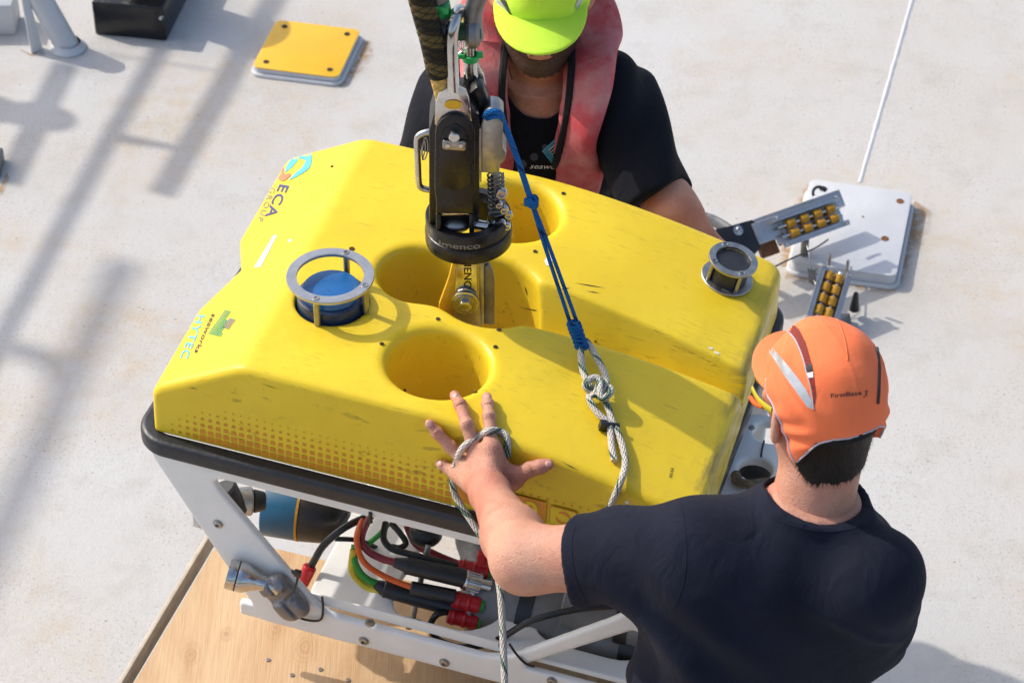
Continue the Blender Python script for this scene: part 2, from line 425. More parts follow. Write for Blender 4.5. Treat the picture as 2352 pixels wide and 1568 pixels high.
def mat_mesh(name, c0, c1, s=700):
    t = NT(name); ch = t.n.new('ShaderNodeTexChecker'); ch.inputs['Scale'].default_value = s; t.l.new(t.tc.outputs['Object'], ch.inputs['Vector'])
    t.set(color=t.mix(ch.outputs['Fac'], c0, c1), rough=.8); MATS[name] = t.m

mat_grp(); mat_deck(); mat_ply()
mat_rope('rope_white', (.76, .70, .60), (.01, .12, .075), .55)
mat_rope('rope_blue', (.012, .17, .50), (.004, .02, .09), .35, us=6, vs=130)
mat_rope('rope_dark', (.030, .024, .014), (.13, .09, .03), .5, ridge=2.2, us=5, vs=75)
mat_rope('rope_tan', (.62, .40, .12), (.2, .1, .02), 0, us=5, vs=60)
mat_rope('rope_hemp', (.20, .155, .09), (.1, .1, .1), 0, ridge=2.0, us=3, vs=40)
mat_skin('skin_a', (.52, .245, .16), (.62, .33, .225)); mat_skin('skin_b', (.52, .225, .135), (.62, .30, .19))
mat_cloth('navy', (.0068, .0088, .021), wr=.006); mat_cloth('navy_b', (.0050, .0058, .0105), wr=.006)
mat_cloth('vest_red', (.52, .075, .085), fade=(.62, .30, .29), wr=.005, var=.25)
mat_cloth('cap_orange', (.95, .205, .075), wr=.0045, var=.08, sheen=.05); mat_cloth('cap_yellow', (.58, .86, .06), wr=.0030, var=.06, sheen=.05)
mat_cloth('trousers', (.02, .024, .035)); mat_cloth('webbing', (.012, .012, .013), wr=.001)
mat_mesh('mesh_red', (.32, .025, .012), (.10, .012, .01))
simple('black_rubber', (.020, .021, .025), .42, var=.3, bump=.0006, bscale=120); simple('black_plastic', (.014, .014, .016), .38, var=.3, bump=.0003, bscale=300)
simple('anod_black', (.016, .014, .014), .33, metal=.25, var=.35, nscale=25, rvar=.4)
simple('hdpe', (.80, .80, .77), .42, var=.06, nscale=12, bump=.0005, bscale=60)
simple('steel', (.56, .55, .53), .22, metal=1, var=.2, nscale=30, rvar=.5); simple('steel_dull', (.40, .39, .37), .42, metal=1, var=.25, nscale=40, rvar=.3)
simple('alu', (.50, .49, .48), .36, metal=.9, var=.12, nscale=40); simple('galv', (.24, .235, .23), .48, metal=.85, var=.3, nscale=30, bump=.0006, bscale=140)
simple('lead', (.22, .22, .23), .42, metal=.6, var=.3, nscale=30, bump=.002, bscale=60)
simple('grey_pvc', (.19, .185, .18), .5, var=.25, nscale=20, bump=.0004); simple('blue_paint', (.012, .13, .38), .28, var=.25, nscale=14)
simple('blue_nozzle', (.012, .095, .19), .4, var=.3, nscale=14); simple('white_paint', (.555, .56, .57), .45, var=.08, nscale=8, bump=.0008, bscale=70)
simple('yellow_paint', (.84, .47, .015), .42, var=.06, nscale=12, bump=.0004); simple('black_gloss', (.008, .008, .009), .22, var=.3, nscale=20, bump=.0015, bscale=50)
simple('red_plastic', (.48, .008, .016), .38, var=.2); simple('red_cable', (.20, .012, .02), .4, var=.2); simple('orange_cable', (.72, .11, .012), .45, var=.15)
simple('green_cable', (.02, .28, .03), .45, var=.2); simple('yellow_cable', (.60, .47, .03), .45, var=.2); simple('black_cable', (.010, .011, .012), .35, var=.3)
simple('yellow_foam', (.52, .25, .012), .7, var=.25, nscale=60, bump=.001); simple('brown_ply', (.22, .075, .025), .6, var=.4, nscale=60)
simple('green_tie', (.02, .45, .10), .4, var=.2); simple('green_dark', (.01, .10, .035), .5, var=.3); simple('rust', (.20, .075, .022), .8, var=.5, nscale=120, bump=.001)
simple('hole_dark', (.035, .022, .012), .8, var=.3); simple('print_orange', (.66, .25, .012), .45, var=.15); simple('print_navy', (.035, .05, .17), .45, var=.2)
simple('print_black', (.02, .02, .022), .5, var=.2); simple('print_cyan', (.08, .50, .80), .45, var=.2); simple('print_green', (.06, .33, .10), .45, var=.2)
simple('print_white', (.82, .82, .80), .45, var=.08); simple('print_red', (.75, .22, .09), .45, var=.2); simple('print_grey', (.20, .19, .18), .4, var=.2)
simple('reflect_grey', (.42, .44, .46), .35, var=.15, metal=.3, nscale=80); simple('piping_grey', (.46, .42, .48), .6, var=.1)
t = NT('hair'); hn = t.noise(1, 4, .6, vec=t.mapping((520, 520, 45))); t.set(color=t.ramp(hn, (.3, (.005, .003, .002)), (.7, (.022, .013, .008))), rough=.55, spec=.25, normal=t.bump(hn, .0025)); MATS['hair'] = t.m
simple('stubble', (.075, .036, .022), .6, var=.5, nscale=260, bump=.001, bscale=300)
simple('yellow_lens', (.50, .42, .012), .15, var=.1); simple('sling_yellow', (.78, .42, .015), .6, var=.2, nscale=30); simple('nail', (.62, .34, .27), .3, var=.1); simple('lips', (.42, .15, .12), .45, var=.1)
simple('beacon_shaded', (.006, .028, .085), .3, var=.3); simple('sole', (.02, .02, .02), .7)  # beacon side: blue darkened to stand for the shade in its recess
# ------------------------------------------------------------------ pose of the vehicle
RO = WZ(1085, 650, 1.35); RO.z = 1.165
RM = Matrix.Translation(RO) @ Matrix.Rotation(math.radians(-18.0), 4, 'Z') @ Matrix.Rotation(math.radians(2.0), 4, 'Y')
RMI = RM.inverted()
def RP(u, v, axis, val):
    """vehicle-frame point where the sight line meets the plane axis=val"""
    o = RMI @ CO; d = RMI.to_3x3() @ ray(u, v); return o+d*((val-o[axis])/d[axis])
# ------------------------------------------------------------------ underwater vehicle
G = MATS
rov = thing('underwater_vehicle', 'yellow remotely operated underwater vehicle with white plastic frame and round thruster holes', 'underwater vehicle', RM)
def smx(ds, k):
    d = ds[0]
    for e in ds[1:]: d = smax(d, e, k)
    return d
def ztop(x): return .18-.082*np.clip(x/.46, 0, 2)**1.6
def f_float(p):
    x, y, z = p[:, 0], p[:, 1], p[:, 2]
    zt = ztop(x); d = (z-zt)*.97
    slope = ((x+.304+.042*y)*(-.095)+(z-.18)*.165)/.190
    d = smax(d, slope, .010)
    side = smx([-y-.332+z*.03, y-.340+z*.03, x-.468+.034*y+z*.02], .030)
    nose = np.maximum(-(x+.461+.042*y), (-.418-.42*np.abs(y+.012)-.042*y-x)*.92)
    side = smax(side, nose, .014)
    d = smax(d, side, .017)
    d = np.maximum(d, -z)
    # thruster wells
    for xc, yc in ((.003, -.200), (-.008, .220)): d = smax(d, .081-np.sqrt((x-xc)**2+(y-yc)**2), .022)
    d = smax(d, smin(.0605-np.sqrt((x+.2105)**2+(y+.1195)**2), z-.12, .002), .004)
    # keyhole lifting well
    a = np.sqrt((x+.098)**2+(y-.002)**2)-.070; b = np.sqrt((x-.026)**2+(y+.001)**2)-.084
    d = smax(d, -smin(a, b, .045), .020)
    # tether channel running to the nose
    dep = .076-.026*np.clip((x-.05)/.43, 0, 1); c = zt-dep; yc = .012
    sN = .95+.6*np.clip((x-.05)/.43, 0, 1); sF = 1.55+.35*np.clip((x-.05)/.43, 0, 1)
    zg = c+np.maximum((y-yc)*sF, (yc-y)*sN)+.4*np.clip(.06-x, 0, 1)
    d = smax(d, (z-zg)*.60, .005)
    return d
fl = link_mesh('float', sdf_mesh(f_float, (-.515, -.37, -.02), (.52, .37, .20), .0034, 'float'), G['grp'], rov, False, 180)
fl['label'] = 'scuffed yellow moulded float body'
BF = bvh_of(fl)
def f_bump(p):
    x, y, z = p[:, 0]+.004, p[:, 1]-.004, p[:, 2]; hx, hy, r = .461, .345, .045
    qx = np.abs(x)-hx+r; qy = np.abs(y)-hy+r
    d2 = np.minimum(np.maximum(qx, qy), 0)+np.sqrt(np.maximum(qx, 0)**2+np.maximum(qy, 0)**2)-r
    u = np.abs(d2)-.007; w = np.abs(z+.018)-.009
    return np.minimum(np.maximum(u, w), 0)+np.sqrt(np.maximum(u, 0)**2+np.maximum(w, 0)**2)-.008
link_mesh('bumper', sdf_mesh(f_bump, (-.51, -.38, -.055), (.52, .39, .015), .0036), G['black_rubber'], rov, False, 180)
# float end panel under the skirt (belly pan the gear hangs from)
MB().box((.0, .0, -.006), (.86, .60, .010)).build('belly_pan', G['hdpe'], rov, False, .002)

# ---- white plastic side panels
def half(x, z, a, b):
    """signed distance to the line a->b, positive on its left"""
    dx, dz = b[0]-a[0], b[1]-a[1]; L = math.hypot(dx, dz); return (-(x-a[0])*dz+(z-a[1])*dx)/L
def convex(x, z, pts, k):
    n = len(pts); d = None
    for i in range(n):
        e = -half(x, z, pts[i], pts[(i+1) % n]); d = e if d is None else smax(d, e, k)
    return d                                                       # pts anticlockwise: negative inside
def f_panel(p):
    x, y, z = p[:, 0], p[:, 1], p[:, 2]
    o = convex(x, z, [(-.455, -.012), (-.455, -.045), (-.262, -.383), (.462, -.383), (.462, -.012)], .012)
    o = smin(o, convex(x, z, [(-.305, -.352), (-.305, -.383), (-.10, -.383), (-.10, -.352)], .006), .006)
    c1 = convex(x, z, [(-.352, -.068), (-.150, -.327), (.168, -.327), (.395, -.125), (.420, -.068)], .03)
    c2 = convex(x, z, [(.200, -.330), (.402, -.330), (.402, -.163)], .02)
    o = smax(smax(o, -c1, .004), -c2, .004)
    return smax(o, np.abs(y)-.0075, .004)
pm = sdf_mesh(f_panel, (-.47, -.014, -.395), (.485, .014, .012), .0032)
pa = link_mesh('side_panel', pm, G['hdpe'], rov, False, 60); pa.location = (0, -.330, 0)
pb = pa.copy(); C.objects.link(pb); pb.location = (0, .330, 0); pb.parent = rov; WM[pb] = RM
# floor plate with a large cut-out
def f_floor(p):
    x, y, z = p[:, 0], p[:, 1], p[:, 2]
    d = smx([-(x+.186), x-.44, -y-.322, y-.322], .03)
    h = convex(x, y, [(-.058, -.305), (.10, -.318), (.16, -.25), (.16, .02), (-.02, .05), (-.060, -.20)], .06)
    h2 = smx([-(x-.20), x-.40, -y-.28, y-.25], .06)
    d = smax(smax(d, -h, .004), -h2, .004)
    return smax(d, np.abs(z+.318)-.006, .003)
link_mesh('floor_plate', sdf_mesh(f_floor, (-.20, -.34, -.33), (.46, .34, -.305), .0035), G['hdpe'], rov, False, 60)
# raised inner gusset between floor plate and rail
MB().prism([(-.186, -.318), (.16, -.318), (.16, -.322), (-.186, -.322)], -.322, -.300).build('rail_fillet', G['hdpe'], rov, False, .001)
def RV(u, v, y): return RP(u, v, 1, y)
def screw(u, v, y, r=.0075):
    c = RV(u, v, y); m = MB(); F = frame(c, (1, 0, 0), z=(0, -1, 0))
    m.lathe([(r*1.25, -.0015), (r*1.25, .0012), (r, .0014), (r*.95, .004), (r*.6, .0052), (r*.45, .0052), (r*.40, .002), (.0003, .002)], F, 16)
    m.build('screw', G['steel_dull'], rov, False)
for u, v in ((501, 1202), (836, 1470), (1021, 1520), (1268, 1563)): screw(u, v, -.3376)
for u, v in ((850, 1431),): 
    c = RP(u, v, 2, -.312); MB().lathe([(.009, 0), (.008, .004), (.003, .0045), (.003, .002), (.0003, .002)], frame(c, (1, 0, 0), z=(0, 0, 1)), 14).build('screw', G['steel_dull'], rov, False)

# ---- beacon under its guard ring
def guard(name, base, nrm, R, r, hgt, rb, body_mat, prof, posts, top_mat=None, flange=None, rpost=.0055, rmat='alu'):
    e = MB(); F = frame(base, (1, 0, 0), z=nrm)
    e.lathe(prof, F, 40); cyl = e.build(name, body_mat, rov, True)
    m = MB(); t = .006
    m.lathe([(r, hgt-t), (R, hgt-t), (R+.0006, hgt-t+.001), (R+.0006, hgt-.001), (R, hgt), (r, hgt), (r-.0005, hgt-.001), (r-.0005, hgt-t+.001), (r, hgt-t)], F, 64, cap=False)
    ring = m.build('guard_ring', G[rmat], rov, True)
    for a in posts:
        a = math.radians(a); q = Vector((math.cos(a), math.sin(a), 0))*((R+r)/2)
        MB().cyl(F @ q, F @ (q+Vector((0, 0, hgt-t))), rpost, n=16).build('guard_post', G['steel_dull'], rov, True)
        MB().lathe([(.0062, 0), (.0062, .0012), (.0035, .0014), (.0032, .0004), (.0003, .0004)], F @ Matrix.Translation(q+Vector((0, 0, hgt-.0004))), 12).build('ring_screw', G['steel_dull'], ring, True)
    if flange:
        MB().lathe([(rb, .0), (flange, .0), (flange, .0035), (flange-.001, .0045), (rb, .0045)], F, 48).build('flange', G['steel_dull'], rov, True)
    return F
b0 = RM @ Vector((-.2105, -.1195, .18))
zr = RM.to_3x3() @ Vector((0, 0, 1))
guard('beacon', b0, Vector((0, 0, 1)), .0715, .0555, .0555, .06, G['beacon_shaded'], [(.0570, -.05), (.0570, .012), (.0560, .016), (.0500, .0185), (.0003, .0185)], (-108, -25, 69))
MB().lathe([(.0485, .0180), (.0480, .0265), (.0470, .0285), (.0455, .0290), (.0003, .0290)], frame(b0, (1, 0, 0), z=(0, 0, 1)), 40).build('beacon_cap', G['blue_paint'], rov, True)
g1, n1 = hit(BF, 1669, 640)
n1 = n1*.75+Vector((0, 0, 1))*.25
guard('sonar_transducer', g1, n1.normalized(), .0425, .0310, .047, .034, G['black_rubber'], [(.033, 0), (.033, .036), (.032, .040), (.030, .0415), (.0003, .042)], (-70, -160, 110), flange=.0455, rpost=.0035, rmat='steel_dull')
q = on(BF, 1685, 664, .004); MB().lathe([(.006, 0), (.006, .008), (.005, .010), (.002, .010), (.0003, .006)], frame(q, None, z=n1), 12).build('flange_bolt', G['steel'], rov, True)

# ---- fixing holes in the float
for u, v, r, rim in ((1006, 733, 4.2, 1), (808, 572, 5.5, 1), (877, 790, 4.2, 0), (1138, 797, 4.2, 0), (928, 897, 4.2, 0), (1092, 901, 4.2, 0), (1146, 758, 5.0, 1), (1165, 388, 4.0, 0),
                     (1294, 445, 4.2, 0), (1257, 543, 4.2, 0), (1229, 578, 4.2, 0), (845, 309, 4, 0), (1368, 784, 2.2, 0), (763, 383, 3, 0)):
    h = hit(BF, u, v)
    if h is None: continue
    F = frame(h[0], None, z=h[1]); R = r/1390
    m = MB(); m.lathe([(R*1.25, .0001), (R*1.2, .0009), (R, .0009), (R*.95, -.0003), (.0002, -.0004)], F @ Matrix.Translation((0, 0, .0006)), 14, cap=False)
    m.build('screw_hole', G['rust' if rim else 'hole_dark'], rov, True)
    MB().lathe([(R*.92, 0), (.0002, .0001)], F @ Matrix.Translation((0, 0, .0013)), 12, cap=False).build('hole_shade', G['hole_dark'], rov, True)

# ---- lettering and logos on the tail slopes
dn = Vector((-30, 65)); up_ = Vector((1.0, .18))
text_on('lettering', 'ECA', BF, (643, 424), (609, 498), 22, G['print_navy'], rov, bold=.018, updir=(1, .17), space=1.12)
text_on('lettering', 'GROUP', BF, (622, 431), (591, 508), 12, G['print_grey'], rov, updir=(1, .17), bold=-.004, space=1.25)
text_on('lettering', 'HYTEC', BF, (455, 723), (414, 822), 17, G['print_cyan'], rov, bold=.012, updir=(1, .15), space=1.1)
text_on('lettering', 'seaworks', BF, (488, 720), (446, 810), 10, G['print_black'], rov, bold=.006, updir=(1, .15), shear=.12)
def blob(name, pts, mat, step=8, parent=None, bvh=None, off=.0008):
    P = [(p.x, p.y) for p in spline([(a, b, 0) for a, b in pts], 6, closed=True)]
    return patch(name, bvh or BF, P, mat, parent or rov, off, step=step)
# round two-tone swirl
blob('swirl_mark', [(665, 372), (690, 352), (716, 356), (705, 368), (688, 366), (672, 384), (655, 396)], G['print_cyan'])
blob('swirl_mark', [(716, 358), (712, 385), (690, 402), (664, 414), (680, 398), (696, 384), (704, 368)], G['print_cyan'], off=.0010)
blob('swirl_mark', [(652, 380), (646, 400), (640, 412), (652, 416), (668, 404), (664, 398), (656, 402), (652, 394)], G['print_red'], off=.0012)
# dotted green chevron
def dots(name, mat, cells, o, ax, ay):
    bm = bmesh.new()
    for i, j, s in cells:
        c = Vector(o)+Vector(ax)*i+Vector(ay)*j; h = s/2
        vs_ = [bm.verts.new((*(c+Vector(ax)*a*h+Vector(ay)*b*h), 0)) for a, b in ((-1, -1), (1, -1), (1, 1), (-1, 1))]; bm.faces.new(vs_)
    return finish_patch(name, bm, BF, mat, rov, .0008, 60)
AX = (-3.3, 4.6); AY = (-5.1, -1.3)
dots('chevron_mark', G['print_green'], [(i, j, .86-.1*abs(j-3)*.6) for i in range(12) for j in range(7) if (j >= 4-i*.3 and j < 8-i*.25) or (i > 6 and j > 2)], (548, 722), AX, AY)
dots('chevron_mark', G['print_grey'], [(i, j, .8) for i in range(3, 8) for j in range(0, 3)], (548, 722), AX, AY)
patch('white_stripe', BF, [(629, 541), (637, 541), (600, 613), (584, 615)], G['print_white'], rov, .0009)
for P in ([(662, 552), (668, 549), (671, 554), (664, 558)], [(1256, 590), (1266, 586), (1269, 600), (1264, 612), (1255, 610), (1250, 600)], [(1628, 797), (1638, 800), (1636, 803), (1627, 801)], [(1640, 806), (1653, 812), (1650, 815), (1641, 811)], [(1437, 1148), (1446, 1150), (1444, 1157), (1436, 1155)]):
    patch('paint_chip', BF, P, G['print_white'], rov, .0008, step=30)
text_on('pen_mark', 'WW', BF, (1540, 1074), (1534, 1098), 9, G['print_black'], rov, updir=(1, .2), shear=.3)
# thin dark gouges
for a, b, w in (((1190, 705), (1260, 718), 1.2), ((1318, 650), (1392, 662), 1.0), ((1345, 668), (1380, 674), .8), ((1288, 664), (1310, 662), 1.6), ((600, 880), (640, 893), .7), ((1205, 655), (1212, 680), 1.2), ((432, 889), (455, 893), .8), ((1290, 1060), (1330, 1080), .9)):
    d = (Vector(b)-Vector(a)).normalized(); n = Vector((-d.y, d.x))*w; m_ = (Vector(a)+Vector(b))/2
    patch('gouge', BF, [tuple(Vector(a)), tuple(m_+n), tuple(Vector(b)), tuple(m_-n)], G['print_black'], rov, .0007, step=30)

# ---- halftone print along the skirt (one flat print)
bm = bmesh.new(); pit = .0137
for i in range(64):
    for j in range(11):
        x = -.425+i*pit; z = .012+j*pit
        hmax = .052+.055*math.exp(-((x+.33)/.13)**2)*0+.042*min(1, max(0, (x+.44)/.12))-.022*max(0, (x-.20)/.25)
        s = 1.05-(z/hmax)**.8
        if x < -.36: s *= (x+.44)/.09
        s = min(max(s, 0), .84)
        if s < .16 or (.075 < x < .292 and z < .062): continue
        hs = s*pit/2; y = -.3322+z*.03-.0007
        bm.faces.new([bm.verts.new((x+a*hs, y, z+b*hs)) for a, b in ((-1, -1), (1, -1), (1, 1), (-1, 1))])
me = bpy.data.meshes.new('halftone_print'); bm.to_mesh(me); bm.free()
link_mesh('halftone_print', me, G['print_orange'], rov, False)['kind'] = 'stuff'
# model panel: box with figures and swirl badge
F = frame((.083, -.3322-.0010, .016), (1, 0, 0), y=(0, .0, 1))
m = MB(); m.prism([(.0, 0), (.150, 0), (.150, .046), (.0, .046)], 0, .0002, F); m.build('name_panel', G['print_orange'], rov, False)
bm = text_bm('H800', .048, 0, .0012, space=1.05)
for v in bm.verts: v.co = F @ (v.co+Vector((.026, .006, .0008)))
me = bpy.data.meshes.new('lettering'); bm.to_mesh(me); bm.free(); link_mesh('lettering', me, G['grp'], rov, False)
m = MB(); m.add([(a, b, 0) for a, b in rrect(.046, .040, .005, cx=.178, cy=.022)], [list(range(24))], F); m.build('badge_box', G['print_orange'], rov, False)
m = MB(); m.add([(a, b, .0004) for a, b in rrect(.042, .036, .004, cx=.178, cy=.022)], [list(range(24))], F); m.build('badge_field', G['grp'], rov, False)
m = MB()
for a0 in (0, math.pi): 
    pts = [F @ Vector((.178+.011*math.cos(a0+t*2.4), .022+.011*math.sin(a0+t*2.4), .0006)) for t in np.linspace(0, 1, 10)]
    m.tube(pts, [.0005+.003*math.sin(math.pi*t) for t in np.linspace(0, 1, 10)], 8, flat=.1)
m.build('badge_swirl', G['print_orange'], rov, False)

# ---- gear inside the frame
def cable(name, mat, r, pts, n=9, parent=None):
    P = spline([RV(*p) for p in pts], 10); return MB().tube(P, r, n).build(name, G[mat], parent or rov, False)
cable('red_cable', 'red_cable', .0066, [(872, 1170, -.16), (850, 1187, -.20), (830, 1236, -.26), (846, 1265, -.27), (876, 1282, -.27), (908, 1291, -.27)])
cable('orange_cable', 'orange_cable', .0052, [(850, 1172, -.16), (834, 1190, -.20), (819, 1239, -.275), (836, 1290, -.285), (886, 1324, -.28), (946, 1348, -.28)])
cable('green_cable', 'green_cable', .0062, [(815, 1250, -.27), (814, 1285, -.285), (827, 1314, -.285), (846, 1331, -.285), (866, 1339, -.28)])
cable('yellow_cable', 'yellow_cable', .0062, [(812, 1262, -.28), (808, 1308, -.288), (825, 1334, -.288), (846, 1349, -.288), (878, 1356, -.285)])
cable('green_cable', 'green_cable', .005, [(820, 1266, -.18), (848, 1246, -.18), (876, 1222, -.17), (890, 1204, -.15)])
cable('black_cable', 'black_cable', .0060, [(886, 1200, -.18), (881, 1236, -.21), (899, 1259, -.22), (935, 1270, -.22), (985, 1283, -.22), (1052, 1300, -.21)])
cable('black_cable', 'black_cable', .0056, [(898, 1200, -.16), (918, 1222, -.17), (932, 1246, -.18), (918, 1257, -.19), (900, 1255, -.19)])
cable('red_cable', 'red_cable', .0072, [(935, 1205, -.14), (955, 1247, -.15), (995, 1271, -.16), (1045, 1292, -.17), (1080, 1303, -.18)])
cable('black_cable', 'black_cable', .0066, [(838, 1188, -.20), (790, 1212, -.23), (745, 1250, -.25), (720, 1290, -.26), (712, 1306, -.265)])
cable('black_cable', 'black_cable', .0045, [(770, 1237, -.22), (820, 1240, -.20), (860, 1255, -.17), (905, 1280, -.15)])
MB().cyl(RV(712, 1300, -.265), RV(694, 1342, -.28), .0125, .0105, 14, .002).build('red_connector', G['red_plastic'], rov, False)
def conn(name, mat, a, b, r, r1=None, n=18, bev=.002): return MB().cyl(RV(*a), RV(*b), r, r1, n, bev).build(name, G[mat], rov, False)
# gland sleeves, red plugs and knurled metal plug on the housing
c = conn('cable_sleeve', 'black_rubber', (903, 1290, -.27), (938, 1298, -.262), .0085, .0135); conn('cable_sleeve', 'black_rubber', (930, 1297, -.263), (1068, 1328, -.235), .0150, .0165)
conn('cable_sleeve', 'black_rubber', (862, 1340, -.284), (884, 1352, -.280), .0085, .0135); conn('cable_sleeve', 'black_rubber', (880, 1350, -.281), (1046, 1395, -.255), .0155, .0165)
conn('cable_sleeve', 'black_rubber', (942, 1348, -.28), (1046, 1370, -.262), .0115, .0130)
k = MB(); A = RV(1066, 1330, -.235); B = RV(1103, 1340, -.228); F = frame(A, None, z=B-A); L = (B-A).length
prof = []
for i in range(48): pass
gear = [((.0175 if i % 4 < 2 else .0160)*math.cos(2*math.pi*i/72), (.0175 if i % 4 < 2 else .0160)*math.sin(2*math.pi*i/72)) for i in range(72)]
k.prism(gear, 0, L, F); k.lathe([(.0165, -.002), (.0165, 0), (.018, .002), (.018, .005), (.0172, .006)], F, 36, cap=False); k.cyl(F @ Vector((0, 0, L)), F @ Vector((0, 0, L+.018)), .0105)
k.build('knurled_plug', G['steel'], rov, False, ang=25)
for a, b, r in (((1052, 1301, -.205), (1124, 1316, -.20), .0140), ((1040, 1374, -.262), (1101, 1390, -.25), .0145), ((1028, 1411, -.272), (1096, 1427, -.26), .0145)):
    o = conn('red_connector', 'red_plastic', a, b, r); p0 = RV(*a); p1 = RV(*b)
    for s_ in (.18, .55): MB().lathe([(r+.0004, -.003), (r+.0016, -.0015), (r+.0016, .0015), (r+.0004, .003)], frame(p0+(p1-p0)*s_, None, z=p1-p0), 20, cap=False).build('grip_ring', G['red_plastic'], o, False)
    MB().cyl(p1, p1+(p1-p0).normalized()*.006, r*.8).build('green_gasket', G['green_cable'], o, False)
cable('black_cable', 'black_cable', .0058, [(1030, 1404, -.27), (1004, 1410, -.285), (989, 1435, -.295), (1004, 1466, -.300), (1050, 1484, -.305), (1106, 1481, -.305), (1155, 1462, -.30), (1220, 1425, -.29), (1320, 1399, -.27), (1420, 1390, -.25)])
# pressure housing lying fore and aft
e0 = RV(1100, 1368, -.19); H = MB(); ax = Vector((1, 0, 0)); F = frame(e0, (0, 1, 0), z=ax)
H.lathe([(.066, .0), (.078, .0), (.081, .002), (.081, .010), (.0765, .011), (.0765, .40), (.070, .41), (.0003, .41)], F, 48)
hs = H.build('pressure_housing', G['grey_pvc'], rov, False)
MB().lathe([(.0003, -.002), (.070, -.002), (.0815, .0), (.0825, .002), (.0825, .008), (.081, .009)], F, 48, cap=False).build('end_cap', G['steel_dull'], hs, False)
for t in (.085, .27): MB().lathe([(.0766, t), (.0785, t), (.0785, t+.026), (.0766, t+.026)], F, 48, cap=False).build('clamp_band', G['black_plastic'], hs, False)
e1 = Vector((.20, .02, -.23)); F2 = frame(e1, (0, 1, 0), z=ax)
H = MB(); H.lathe([(.0003, 0), (.075, 0), (.08, .004), (.08, .24), (.0003, .243)], F2, 40); h2 = H.build('pressure_housing', G['grey_pvc'], rov, False)
h3 = MB().lathe([(.0003, 0), (.052, 0), (.055, .004), (.055, .17), (.0003, .173)], frame((.245, -.20, -.285), (0, 1, 0), z=ax), 36).build('pressure_housing', G['grey_pvc'], rov, False)
MB().lathe([(.0553, .095), (.057, .095), (.057, .118), (.0553, .118)], frame((.245, -.20, -.285), (0, 1, 0), z=ax), 36, cap=False).build('clamp_band', G['black_plastic'], h3, False)
br = RV(1363, 1540, -.275); b_ = MB().box(br, (.020, .004, .075)).build('strap_bracket', G['alu'], rov, False, .001)
for dz in (.012, -.006): MB().sphere(br+Vector((0, -.003, dz)), .004, n=10).build('rivet', G['steel'], b_, False)
# bulkhead rod with its clamp, dome and red stub
MB().cyl(RV(984, 1250, -.20), RV(948, 1420, -.268), .0052, n=14).build('tie_rod', G['steel_dull'], rov, False)
f_ = RV(945, 1424, -.272); MB().box(f_, (.034, .010, .006)).build('rod_foot', G['steel_dull'], rov, False, .001)
MB().sphere(f_+Vector((-.002, -.006, -.008)), .0075, n=12).build('foot_bolt', G['steel_dull'], rov, False)
MB().sphere(RV(978, 1222, -.17), .030, n=20, sq=(1, 1, .8)).build('camera_dome', G['black_plastic'], rov, False)
MB().cyl(RV(1110, 1268, -.20), RV(1106, 1295, -.205), .011, .008, 14, .002).build('red_connector', G['red_plastic'], rov, False)
MB().tube([RV(851, 1176, -.3385), RV(850, 1188, -.340), RV(852, 1198, -.336)], .0034, 8).build('cable_tie', G['black_plastic'], rov, False)
MB().tube(spline([RV(1170, 1478, -.34), RV(1185, 1500, -.341), RV(1206, 1522, -.341), RV(1228, 1530, -.341)], 6), .0022, 7).build('cord_end', G['black_cable'], rov, False)
# horizontal thruster: blue nozzle and black motor
T0 = RV(612, 1160, -.12); axx = Vector((1, .15, -.02)); F = frame(T0, None, z=axx)
tn = MB().lathe([(.040, .0), (.052, -.001), (.054, .003), (.0545, .062), (.051, .066), (.043, .066), (.040, .0)], F, 40, cap=False).build('thruster_nozzle', G['blue_nozzle'], rov, False)
MB().lathe([(.0535, .0665), (.0545, .071), (.052, .105), (.040, .135), (.018, .150), (.0003, .152)], F, 36).build('thruster_motor', G['black_plastic'], tn, False)
MB().lathe([(.0535, .062), (.0552, .062), (.0552, .0665), (.0535, .0665)], F, 36, cap=False).build('nozzle_trim', G['yellow_foam'], tn, False)
# tail lamp behind the panel corner
L0 = RV(520, 1150, -.22); L1 = RV(580, 1150, -.20)
lb = MB().cyl(L0, L1, .022, .026, 24, .003).build('lamp', G['steel_dull'], rov, False); MB().cyl(L0+(L1-L0)*1.0, L0+(L1-L0)*1.5, .021, .017, 20, .003).build('lamp_socket', G['black_rubber'], lb, False)
MB().cyl(RV(510, 1120, -.23), RV(545, 1180, -.23), .026, .022, 20, .004).build('lamp_holder', G['black_rubber'], lb, False)
# side light: steel barrel on the leg
A = RV(530, 1318, -.368); B = RV(575, 1330, -.362); d = (B-A).normalized(); F = frame(A, None, z=d); L = (B-A).length
sl = MB().lathe([(.0003, .001), (.021, .0), (.0235, -.004), (.0255, -.005), (.0265, .0), (.0265, .010), (.0258, .011), (.0258, .012), (.0265, .013), (.0265, .025), (.019, .040), (.0145, .052), (.0145, .085), (.0003, .085)], F, 36).build('side_light', G['steel'], rov, False)
MB().lathe([(.0266, .0105), (.0268, .0112), (.0268, .0122), (.0266, .013)], F, 30, cap=False).build('seal_ring', G['black_rubber'], sl, False)
MB().lathe([(.0003, -.0005), (.0205, -.0008), (.021, .0005)], F, 30, cap=False).build('lens', G['black_gloss'], sl, False)
cable('cord_end', 'black_cable', .0035, [(574, 1332, -.346), (586, 1338, -.350), (592, 1352, -.352)])
